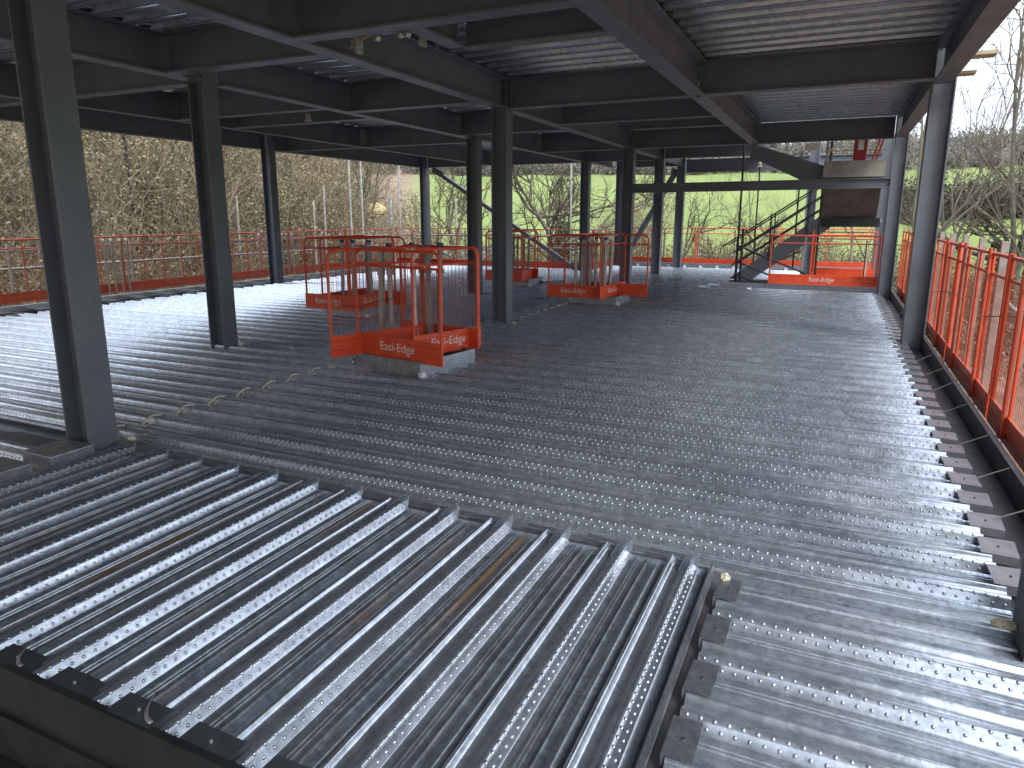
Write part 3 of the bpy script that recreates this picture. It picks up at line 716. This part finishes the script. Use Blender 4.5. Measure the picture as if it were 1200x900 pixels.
# things on the upper landing: red cabinet, orange barrier end, small posts
rb=empty('red_case',(.13,17.0,2.80)); MB().box(0,.26,0,.14,0,.55).build('case_body',M['red'],rb,bevel=.02); MB().box(.08,.19,-.01,-.002,.22,.42).build('white_label',M['capwhite'],rb)
MB().tube([(.05,.07,.55),(.05,.07,.62),(.21,.07,.62),(.21,.07,.55)],.014,6).build('handle',M['red'],rb); tag(rb,'red case with a white label standing on the upper landing slab','case')
ob=empty('barrier_frame',(.50,17.0,2.80));  # end piece of an orange barrier, not a gate
MB().tube([(0,0,0),(.16,0,.62)],.018,6).tube([(.07,0,0),(.23,0,.62)],.018,6).tube([(.02,0,.1),(.09,0,.1)],.012,6).tube([(.1,0,.38),(.17,0,.38)],.012,6).build('panel_frame',M['orange'],ob); tag(ob,'orange barrier frame leaning on the upper landing','barrier frame')
tubeo('short pale post on the upper landing left of the red case',[(-.38,17.0,2.7),(-.38,17.0,3.3)],.02,'tubedull')
tubeo('short dark post on the upper landing',[(-.30,17.05,2.7),(-.30,17.05,3.35)],.028,'galvdark')
tubeo('pale guard rail above the upper landing',[(-.4,17.1,3.02),(.75,17.1,3.02)],.012,'tubedull')
for x,l in ((-.29,'small amber lamp on the upper landing post'),(-.02,'second small amber lamp on the upper landing rail')):
    bm=bmesh.new(); bmesh.ops.create_uvsphere(bm,u_segments=10,v_segments=8,radius=.035); me=bpy.data.meshes.new('amber_lamp'); bm.to_mesh(me); bm.free(); me.materials.append(M['amber'] if 'amber' in M else M.setdefault('amber',simple('amber_plastic',(.7,.35,.03),(.85,.45,.06),9,.3)))
    o=bpy.data.objects.new('warning_lamp',me); C.objects.link(o); o.location=(x,16.96,3.03); tag(o,l,'lamp')
o=MB().box(-.82,-.52,16.7,16.712,3.02,3.17).build('perforated_plate',M['capwhite']); tag(o,'white perforated bracket plate under the roof near the stairs','bracket plate')
for i in range(3):
    for j in range(2):
        pass

# beam clamps
def clamp(label,p,s=1,rz=0):
    r=empty('beam_clamp',p,rz); r.scale=(s,s,s)
    MB().box(-.03,.03,-.02,.02,-.09,.02).box(-.05,.05,-.025,.025,-.09,-.07).build('clamp_jaw',M['cream'],r,bevel=.004)
    MB().tube([(0,-.05,-.03),(0,.05,-.03)],.012,6).build('clamp_bolt',M['tubegrey'],r)
    tag(r,label,'beam clamp'); return r
clamp('single small clamp left of the big beam clamp at top centre',(-4.50,6.0,3.36),1)
big=empty('beam_clamp_bar',(-4.12,6.05,3.36))
MB().box(-.28,.28,-.03,.03,.02,.07).build('clamp_bar',M['galv'],big,bevel=.004)
for x in (-.36,.38):
    MB().box(x-.015,x+.015,-.05,.05,-.13,.09).build('clamp_jaw',M['cream'],big); MB().tube([(x,0,0),(x*.55,0,.04)],.024,8).build('clamp_screw',M['timber'],big)
for x in (-.15,.12,.2): MB().tube([(x,-.03,.0),(x,.04,.0)],.035,6).build('nut',M['cream'],big)
tag(big,'large cream beam clamp assembly under the roof steel at top centre','beam clamp')
clamp('left small clamp on the roof beam right of the central column',(-4.5,12.3,3.38),1.3)
clamp('right small clamp on the roof beam right of the central column',(-4.05,12.4,3.38),1.3)
clamp('left clamp under the far roof beam above the stairs',(-1.85,17.3,3.2),1.2)
clamp('middle clamp under the far roof beam above the stairs',(-1.62,17.3,3.2),1.2)
clamp('right clamp under the far roof beam above the stairs',(-1.22,17.3,3.22),1.4)
clamp('clamp with rusty bar hanging above the stairs',(-1.98,19.4,2.98),1.2)
clamp('small clamp on the beam of the left bay beyond the second column',(-8.2,9.6,3.3),1.2)
# timber ends outside the right roof edge
for z_,x,l in ((3.62,1.35,'upper timber board end outside the right roof edge'),(3.30,1.28,'lower timber board end outside the right roof edge')):
    pass
o=MB().box(1.05,1.42,9.7,9.95,3.86-.45,3.90-.45).build('timber_board',M['timber']); tag(o,'upper mossy timber board end sticking out beyond the right roof edge','timber board')
o=MB().box(1.05,1.28,10.0,10.2,3.72-.45,3.75-.45).build('timber_board',M['timber']); tag(o,'lower mossy timber board end by the top of the big right column','timber board')

# ------------------------------------------------------------------ terrain
def terr(x,y):
    r=math.hypot(x,y); 
    field=max(0,(min(r,190)-52))*.118 if y>0 else 0
    if r>190: field+=(r-190)*.10
    field=min(field,88)
    h=-x-17.5-.66*max(0,y-25)
    hill=.42*h if h>0 else 0
    if h>0: hill+=1.6*(1-math.exp(-h/1.5))
    hill=min(hill,40)
    n=.5*math.sin(x*.21+1)*math.cos(y*.17)+.25*math.sin(x*.6+y*.5)
    return -4+max(field,hill)+n*(.3 if r<40 else 1)*.5
mb=MB(); radii=[0,5,9,12,14,16,18,20,22,25,28,32,36,40,46,52,60,70,82,96,112,130,150,170,190,215,250,300,380,480,650,900]; na=180
V=[(0,0,-4)]
for r in radii[1:]:
    for k in range(na):
        a=2*PI*k/na; x,y=r*math.cos(a),r*math.sin(a); V.append((x,y,terr(x,y)))
F=[(0,1+k,1+(k+1)%na) for k in range(na)]
for i in range(len(radii)-2):
    for k in range(na):
        a=1+i*na+k; b=1+i*na+(k+1)%na; F.append((a,a+na,b+na,b))
mb.add(V,F,True)
slab=MB().box(-14.2,2.2,-12,24,-3.9,-3.72).build('bounce_slab',simple('dark_concrete',(.05,.05,.05),(.09,.088,.085),2,.8)); tag(slab,'dark slab added under the raised floor against brown bounce light',kind='structure')  # unseen dark slab added to keep brown ground bounce off trims and beams
m,nt,b=mat('terrain'); ob=coord(nt); 
sep=nt.nodes.new('ShaderNodeSeparateXYZ'); nt.links.new(ob,sep.inputs[0])
ln=nt.nodes.new('ShaderNodeVectorMath'); ln.operation='LENGTH'; 
cx=nt.nodes.new('ShaderNodeCombineXYZ'); nt.links.new(sep.outputs[0],cx.inputs[0]); nt.links.new(sep.outputs[1],cx.inputs[1]); nt.links.new(cx.outputs[0],ln.inputs[0])
big=noise(nt,.05,ob,5,.6); fine=noise(nt,1.5,ob,8,.7)
grass=ramp(nt,big.outputs[0],[(.3,(.12,.165,.033)),(.7,(.19,.24,.055))]).outputs[0]
grass=mixc(nt,ramp(nt,fine.outputs[0],[(.45,(0,)*3),(.75,(.5,)*3)]).outputs[0],grass,(.13,.15,.05))
litter=ramp(nt,fine.outputs[0],[(.3,(.12,.085,.055)),(.5,(.2,.14,.09)),(.7,(.3,.22,.14))]).outputs[0]
wood=ramp(nt,fine.outputs[0],[(.3,(.06,.055,.04)),(.7,(.13,.12,.09))]).outputs[0]
def rng_mask(lo,hi):
    mr=nt.nodes.new('ShaderNodeMapRange'); mr.inputs[1].default_value=lo; mr.inputs[2].default_value=hi; nt.links.new(ln.outputs['Value'],mr.inputs[0]); return mr.outputs[0]
c=mixc(nt,rng_mask(44,50),litter,grass); c=mixc(nt,rng_mask(188,194),c,wood)
# hillside on the left keeps leaf litter: -x*.9 - y*.66 large
hm=nt.nodes.new('ShaderNodeMath'); hm.operation='MULTIPLY_ADD'; hm.inputs[1].default_value=-.62; nt.links.new(sep.outputs[1],hm.inputs[0])
ng=nt.nodes.new('ShaderNodeMath'); ng.operation='MULTIPLY'; ng.inputs[1].default_value=-1; nt.links.new(sep.outputs[0],ng.inputs[0]); nt.links.new(ng.outputs[0],hm.inputs[2])
mr=nt.nodes.new('ShaderNodeMapRange'); mr.inputs[1].default_value=0; mr.inputs[2].default_value=5; nt.links.new(hm.outputs[0],mr.inputs[0])
c=mixc(nt,mr.outputs[0],c,litter)
nt.links.new(c,b.inputs['Base Color']); b.inputs['Roughness'].default_value=.95; bump(nt,b,fine.outputs[0],.6,.2)
o=mb.build('ground',m); tag(o,kind='structure')

# ------------------------------------------------------------------ vegetation
class Twigs:
    """collects thin three sided tapered sticks and leaf quads, built in one go"""
    def __init__(s): s.a=[]; s.b=[]; s.r=[]; s.lp=[]; s.ls=[]
    def stick(s,a,b,r0,r1): s.a.append(tuple(a)); s.b.append(tuple(b)); s.r.append((r0,r1))
    def leaf(s,p,size): s.lp.append(tuple(p)); s.ls.append(size)
    @property
    def n(s): return len(s.a)+len(s.lp)
    def build(s,name,m,parent=None,loc=None):
        V=np.zeros((0,3)); Q=np.zeros((0,4),int)
        if s.a:
            a=np.array(s.a);b=np.array(s.b);r=np.array(s.r); d=b-a; L=np.linalg.norm(d,axis=1,keepdims=True)+1e-9; d/=L
            ref=np.where(np.abs(d[:,2:3])<.9,np.array([[0,0,1.]]),np.array([[1.,0,0]])); u=np.cross(d,ref); u/=np.linalg.norm(u,axis=1,keepdims=True); w=np.cross(d,u)
            P=[]
            for p,rr in ((a,r[:,0:1]),(b,r[:,1:2])):
                for g in (0,2.094,4.189): P.append(p+rr*(u*math.cos(g)+w*math.sin(g)))
            V=np.stack(P,1).reshape(-1,3); i=np.arange(len(a))[:,None]*6
            Q=np.concatenate([i+np.array([[0,1,4,3]]),i+np.array([[1,2,5,4]]),i+np.array([[2,0,3,5]])])
        if s.lp:
            p=np.array(s.lp); z=np.array(s.ls)[:,None]; a=rng.normal(size=p.shape); a/=np.linalg.norm(a,axis=1,keepdims=True); b=np.cross(a,rng.normal(size=p.shape)); b/=np.linalg.norm(b,axis=1,keepdims=True)+1e-9
            W=np.stack([p-a*z,p+b*z*.6,p+a*z,p-b*z*.6],1).reshape(-1,3); i=len(V)+np.arange(len(p))[:,None]*4
            Q=np.concatenate([Q,i+np.array([[0,1,2,3]])]); V=np.concatenate([V,W])
        me=bpy.data.meshes.new(name); nv=len(V); nq=len(Q)
        me.vertices.add(nv); me.vertices.foreach_set('co',V.astype(np.float32).ravel())
        me.loops.add(nq*4); me.loops.foreach_set('vertex_index',Q.astype(np.int32).ravel())
        me.polygons.add(nq); me.polygons.foreach_set('loop_start',np.arange(0,nq*4,4,dtype=np.int32)); me.update(calc_edges=True)
        me.materials.append(m)
        o=bpy.data.objects.new(name,me); C.objects.link(o)
        if parent: o.parent=parent
        if loc: o.location=loc
        return o
def grow(tr,tw,p,d,L,r,depth,maxd,spread=.55,kids=3,leaves=None,lsize=.05,up=.15,tr_depth=1,ln=0):
    n=3 if depth<maxd else 2; q=np.array(p,float); d=np.array(d,float)
    pts=[q.copy()]; dirs=[d.copy()]
    for i in range(n):
        d=d+rng.normal(0,.16,3)+np.array((0,0,up*.3)); d/=np.linalg.norm(d); q2=q+d*L/n
        r1=r*(1-.45*(i+1)/n); (tr if depth<=tr_depth else tw).stick(q,q2,r*(1-.45*i/n),r1); q=q2; pts.append(q.copy()); dirs.append(d.copy())
    if depth>=maxd:
        if leaves is not None:
            for _ in range(ln): leaves.leaf(q+rng.normal(0,.18,3),lsize*rng.uniform(.6,1.4))
        return
    for k in range(kids):
        t=rng.uniform(.3,1) if k else 1; j=min(n,int(t*n+.5)); 
        nd=dirs[j]+rng.normal(0,spread,3); nd[2]+=up; nd/=np.linalg.norm(nd)
        grow(tr,tw,pts[j],nd,L*rng.uniform(.55,.8),r*.55*(1 if k else 1.1),depth+1,maxd,spread,kids,leaves,lsize,up,tr_depth,ln)
def tree_proto(name,H,r,maxd,kids,spread,trunkm,twigm,leafm=None,ln=0,lsize=.05,ivy=0,up=.15):
    root=empty(name); tr=Twigs(); tw=Twigs(); lv=Twigs() if leafm else None
    grow(tr,tw,(0,0,-.3),(rng.normal(0,.05),rng.normal(0,.05),1),H*.42,r,0,maxd,spread,kids,lv,lsize,up,1,ln)
    tr.build('trunk',trunkm,root); tw.build('crown',twigm,root)
    if lv is not None and lv.n: lv.build('dead_leaves',leafm,root)
    if ivy:
        iv=Twigs()
        for i in range(ivy):
            z=rng.uniform(0,H*.5); a=rng.uniform(0,2*PI); rr=(r*1.2+.25*rng.random())*(1.1-.5*z/(H*.5)); iv.leaf(np.array((rr*math.cos(a),rr*math.sin(a),z)),.09)
        iv.build('ivy',M['ivy'],root)
    return root
def place(root,label,az,r,s=1,rz=None,group=None,first=False,cat='tree',dz=0):
    o=root if first else copy_tree(root)
    x,y,_=polar(az,r); o.location=(x,y,terr(x,y)-.1+dz); o.scale=(s,s,s); o.rotation_euler.z=random.uniform(0,6) if rz is None else rz
    return tag(o,label,cat,group)
# azimuth in degrees left of +Y, from the camera position
tA=tree_proto('bare_tree',9,.15,5,4,.55,M['bark'],M['twig'],M['deadleaf'],3,.06)
tB=tree_proto('bare_tree',10,.11,5,4,.42,M['barkgrey'],M['twig'],M['deadleaf'],3,.055,up=.3)
tC=tree_proto('bare_tree',12,.26,6,3,.6,M['barkgrey'],M['twigdark'],None,0,ivy=0)
tI=tree_proto('ivy_clad_tree',11,.28,5,4,.6,M['barkgrey'],M['twigdark'],None,0,ivy=2600)
first={id(tA):1,id(tB):1,id(tC):1,id(tI):1}
def pl(t,label,az,r,s=1,**k):
    f=bool(first.get(id(t))); first[id(t)]=0; return place(t,label,az,r,s,first=f,**k)
M['twigmid']=simple('grey_twigs',(.09,.082,.06),(.19,.17,.125),.6,.9)
tD=tree_proto('bare_tree',13,.13,6,3,.5,M['barkgrey'],M['twigmid'],None,0,up=.25); first[id(tD)]=1
left=[(62,25,.8),(60,30,1),(57,26,.8),(55,33,1.1),(52,29,.9),(50,36,1.1),(48,27,.75),(45.5,34,1),(43,30,.8),(41,37,1.1),(40,32,.7),(37.6,40,1.1),(32.4,46,.8),(58.5,38,1.2),(53.5,40,1.2),(46.5,42,1.2),(64,34,1.1),(38,46,1.2),(43.5,44,1.2)]
for i,(az,r,s) in enumerate(left):
    pl((tA,tB)[i%2],'bare tan tree with a few dead leaves in the wood beyond the left barrier',az,r,s,group='bare trees of the left wood')
pl(tI,'ivy clad tree standing between the central column and the far cage',20.6,36,1.0)
pl(tC,'thick pale trunked bare tree left of the ivy clad tree',22.8,42,.7)
pl(tC,'bare tree behind the braced columns',12.2,46,.62)
pl(tC,'bare tree left of the corner column',29.5,36,.8)
pl(tA,'slim bare tree just left of the corner column',31.5,38,.9)
pl(tI,'ivy clad bare tree rising beyond the right barrier',-9.9,34,.85)
pl(tD,'tall slim bare tree against the sky at the right picture edge',-11.4,27,1.15)
pl(tD,'slender bare tree with fine twigs just right of the big right column',-7.6,33,1.15)
pl(tD,'fine twigged tree behind the stair handrails',6.5,52,.8)
pl(tD,'bare tree in front of the green field between the braced columns',13.8,50,.75)
pl(tA,'bushy bare tree left of the staircase in front of the field',9.2,46,.6)
pl(tD,'bare tree in the gap between the far right column and the big right column',-3.6,46,.9)
pl(tD,'spreading bare tree leaning over the right picture edge',-13.5,22,.95)
pl(tD,'slim bare tree beyond the right barrier near the big column',-6.2,28,1.1)
pl(tI,'small ivy covered tree seen behind the stair handrails',5.3,42,.62)
pl(tB,'slender sapling seen between the two columns right of the far cage',15.8,34,.7)

# the left wood as a mass of thin stems and dead leaves
tw=Twigs(); lv=Twigs(); tg=Twigs()
def shrub(x,y,h,stems,twg,lvs=None,ln=5,w=.012,ls=.05,sp=.30):
    z=terr(x,y)-.1
    for s_ in range(stems):
        p=np.array((x+rng.normal(0,.25),y+rng.normal(0,.25),z)); d=np.array((rng.normal(0,sp),rng.normal(0,sp),1.)); d/=np.linalg.norm(d)
        hh=h*rng.uniform(.5,1.1); n=4
        for i in range(n):
            d=d+rng.normal(0,.14,3); d/=np.linalg.norm(d); q=p+d*hh/n; twg.stick(p,q,w*(1-.2*i),w*(1-.2*(i+1)))
            for _ in range(2):
                e=d+rng.normal(0,.6,3); e/=np.linalg.norm(e); qq=p+(q-p)*rng.random(); q3=qq+e*hh*rng.uniform(.12,.3); twg.stick(qq,q3,w*.55,w*.25)
                if lvs is not None:
                    for _ in range(ln): lvs.leaf(q3+rng.normal(0,.2,3),ls*rng.uniform(.5,1.4))
            p=q
cnt=0
while cnt<1700:
    az=rng.uniform(33,68); r=rng.uniform(21,62); x,y,_=polar(az,r)
    if -x-17.5-.66*max(0,y-25)<.5 or (33.2<az<37.6 and r<48): continue
    shrub(x,y,rng.uniform(2.2,5.5)*(.8+.012*r),8,tw,lv,3,.011+.00028*r,.022+.0007*r); cnt+=1
root=empty('woodland'); tw.build('stems',M['twig'],root); lv.build('foliage',M['deadleaf'],root); tag(root,'mass of tan undergrowth and thin stems filling the wooded bank on the left',kind='stuff')
ev=Twigs(); tw2=Twigs(); lv2=Twigs()
# hedge thicket behind the back barrier
for i in range(950):
    az=rng.uniform(-18,34); r=rng.uniform(38,48) if az>-4 else rng.uniform(22,46); x,y,_=polar(az,r)
    h=rng.uniform(1.5,3.2) if az>27.5 else rng.uniform(2.5,4.3) if az>-4 else rng.uniform(2.2,3.9)
    shrub(x,y,h,9,tw2,lv2 if i%3 else ev,3,.014,.06,.28)
root=empty('hedge'); tw2.build('stems',M['twigdark'],root); lv2.build('dead_leaves',M['twig'],root); ev.build('foliage',M['evergreen'],root); tag(root,'dense brown and green thicket below the field behind the back barrier',kind='stuff')
# far hedge at the top of the field and woodland beyond
tw3=Twigs(); ev2=Twigs()
for i in range(420):
    az=rng.uniform(-20,38); r=rng.uniform(186,196); x,y,_=polar(az,r); shrub(x,y,rng.uniform(2,4.5),5,tw3,tw3,2,.06,.35,.3)
for i in range(520):
    az=rng.uniform(-22,38); r=rng.uniform(200,330); x,y,_=polar(az,r); shrub(x,y,rng.uniform(5,9),8,tw3,ev2 if i%7==0 else tw3,3,.08,.32,.25)
root=empty('woodland'); tw3.build('stems',M['twigfar'],root); ev2.build('foliage',M['evergreen'],root); tag(root,'far grey brown woodland belt at the top of the green field',kind='stuff')
# hedge line across the field (middle distance)
tw4=Twigs()
for i in range(200):
    az=rng.uniform(-18,-2); r=rng.uniform(95,101); x,y,_=polar(az,r); shrub(x,y,rng.uniform(2,5),6,tw4,tw4,3,.05,.22,.3)
o=tw4.build('hedge',M['twigdark']); tag(o,'dark hedge crossing the field beyond the right barrier',kind='stuff')

# thin scaffold poles standing beyond the left and back barrier
for i,(px,top,l) in enumerate(((165,3.55,'tall thin dark pole beyond the left barrier'),(284,2.1,'thin grey pole between the second and the slim left column'),(371,2.0,'left of two short grey poles beyond the back corner'),(383,2.4,'right of two short grey poles beyond the back corner'),
     (415,3.6,'tall grey pole left of the yellow cover'),(428,3.6,'second tall grey pole left of the yellow cover'),(471,3.4,'pale tall pole left of the corner column'),(536,2.1,'short pale pole right of the corner column'),(132,1.95,'short grey pole close to the first column'),(668,3.0,'thin grey lighting pole right of the ivy clad tree'))):
    az=25-math.degrees(math.atan((px-597)/812)); x,y,_=polar(az,26 if px<300 else 27)
    zt=1.65+26*math.tan(math.radians(0))+ (top-1.65)*1.45
    tubeo(l,[(x,y,terr(x,y)),(x+rng.normal(0,.05),y,zt)],.035,'black' if i==0 else 'tubegrey','pole','pole')
# pale blue frame and yellow cover
x,y,_=polar(35.8,44)
fr=empty('crossbar_frame',(x,y,terr(x,y)),math.radians(34)); 
h_=2.15+44*math.tan(math.radians(.7))-terr(x,y)
MB().tube([(-.95,0,0),(-.95,0,h_),(.95,0,h_),(.95,0,0)],.08,8).build('bar',M['paleblue'],fr); tag(fr,'pale blue crossbar frame on the grass beyond the back corner','frame')
bm=bmesh.new(); bmesh.ops.create_uvsphere(bm,u_segments=16,v_segments=10,radius=.8)
for v in bm.verts: v.co.z*=.62; v.co+=v.co*rng.normal(0,.03)
me=bpy.data.meshes.new('yellow_cover'); bm.to_mesh(me); bm.free(); me.materials.append(M['yellow']); o=bpy.data.objects.new('yellow_cover',me); C.objects.link(o); o.location=(x-.3,y+.3,terr(x,y)+h_-.75); tag(o,'round faded yellow cover under the pale blue crossbar','cover')
# pale track/wall patch between trees
x,y,_=polar(31,58); o=MB().box(-6,6,-.3,.3,-2,2.6).build('stone_wall',M['concretelight']); o.location=(x,y,terr(x,y)); o.rotation_euler.z=math.radians(31); tag(o,'pale low wall seen between the trees by the corner column','wall')
# debris and tubes outside on the right
for k,(a,b_) in enumerate((((2.2,8,-1.2),(3.4,14,-.6)),((2.0,7,-2.0),(4.2,12,-2.3)),((2.6,6.5,-.2),(2.7,15,.25)))):
    tubeo(['upper','middle','lowest'][2-k]+' pale scaffold tube outside the right barrier',[a,b_],.03,'tubegrey')
m_mud=simple('red_mud',(.13,.055,.035),(.24,.12,.075),1.2,.9,bstr=.8)
mb=MB(); V=[];nx=30
for i in range(nx+1):
    for j in range(nx+1):
        x=1.8+i*.7; y=2+j*.9; V.append((x,y,-2.2+.25*math.sin(x*1.7)*math.cos(y*1.1)+rng.normal(0,.09)-.02*x))
F=[(i*(nx+1)+j,(i+1)*(nx+1)+j,(i+1)*(nx+1)+j+1,i*(nx+1)+j+1) for i in range(nx) for j in range(nx)]
mb.add(V,F,True); o=mb.build('ground_bank',m_mud); tag(o,'churned red brown earth beside the building on the right',kind='structure')

# ------------------------------------------------------------------ world, sun, camera
w=bpy.data.worlds.new('World'); sc.world=w; w.use_nodes=True; nt=w.node_tree; bg=nt.nodes['Background']
sun_el,sun_az=math.radians(38),math.radians(130)
sky=nt.nodes.new('ShaderNodeTexSky'); sky.sky_type='NISHITA'; sky.sun_disc=False; sky.sun_elevation=sun_el; sky.sun_rotation=sun_az; sky.dust_density=4
tc=nt.nodes.new('ShaderNodeTexCoord'); mp=nt.nodes.new('ShaderNodeMapping'); mp.inputs['Scale'].default_value=(1,1,2.6); nt.links.new(tc.outputs['Generated'],mp.inputs[0])
n=noise(nt,2.6,mp.outputs[0],7,.6,.4); cl=ramp(nt,n.outputs[0],[(.3,(5.0,5.5,6.4)),(.52,(7.7,8.3,9.2)),(.7,(10.2,10.7,11.6))]).outputs[0]
sp=nt.nodes.new('ShaderNodeSeparateXYZ'); nt.links.new(tc.outputs['Generated'],sp.inputs[0])
zr=ramp(nt,sp.outputs[2],[(0,(.8,)*3),(.3,(.95,)*3),(1,(1.9,)*3)]).outputs[0]
mz=nt.nodes.new('ShaderNodeMix'); mz.data_type='RGBA'; mz.blend_type='MULTIPLY'; mz.inputs[0].default_value=1; nt.links.new(cl,mz.inputs[6]); nt.links.new(zr,mz.inputs[7]); cl=mz.outputs[2]
c=mixc(nt,.86,sky.outputs[0],cl); nt.links.new(c,bg.inputs['Color']); bg.inputs['Strength'].default_value=.085
sl=bpy.data.lights.new('sun','SUN'); sl.energy=.8; sl.angle=math.radians(20); sl.color=(1,.98,.95); so=bpy.data.objects.new('sun',sl); C.objects.link(so)
dirv=Vector((math.sin(sun_az)*math.cos(sun_el),math.cos(sun_az)*math.cos(sun_el),math.sin(sun_el)))
so.rotation_euler=dirv.to_track_quat('Z','Y').to_euler()
cam=bpy.data.cameras.new('camera'); co=bpy.data.objects.new('camera',cam); C.objects.link(co); sc.camera=co
cam.sensor_width=36; cam.lens=812/1200*36; cam.shift_x=.0025; cam.shift_y=-.02167; cam.clip_end=3000; cam.clip_start=.05
Rm=Matrix(((0.905867,-0.087513,0.414423,0),(0.423562,0.186673,-0.886424,0),(0.000212,0.978517,0.206168,1.65),(0,0,0,1)))
co.matrix_world=Rm
sc.view_settings.view_transform='Standard'; sc.view_settings.look='None'; sc.view_settings.gamma=1; sc.view_settings.exposure=1.6
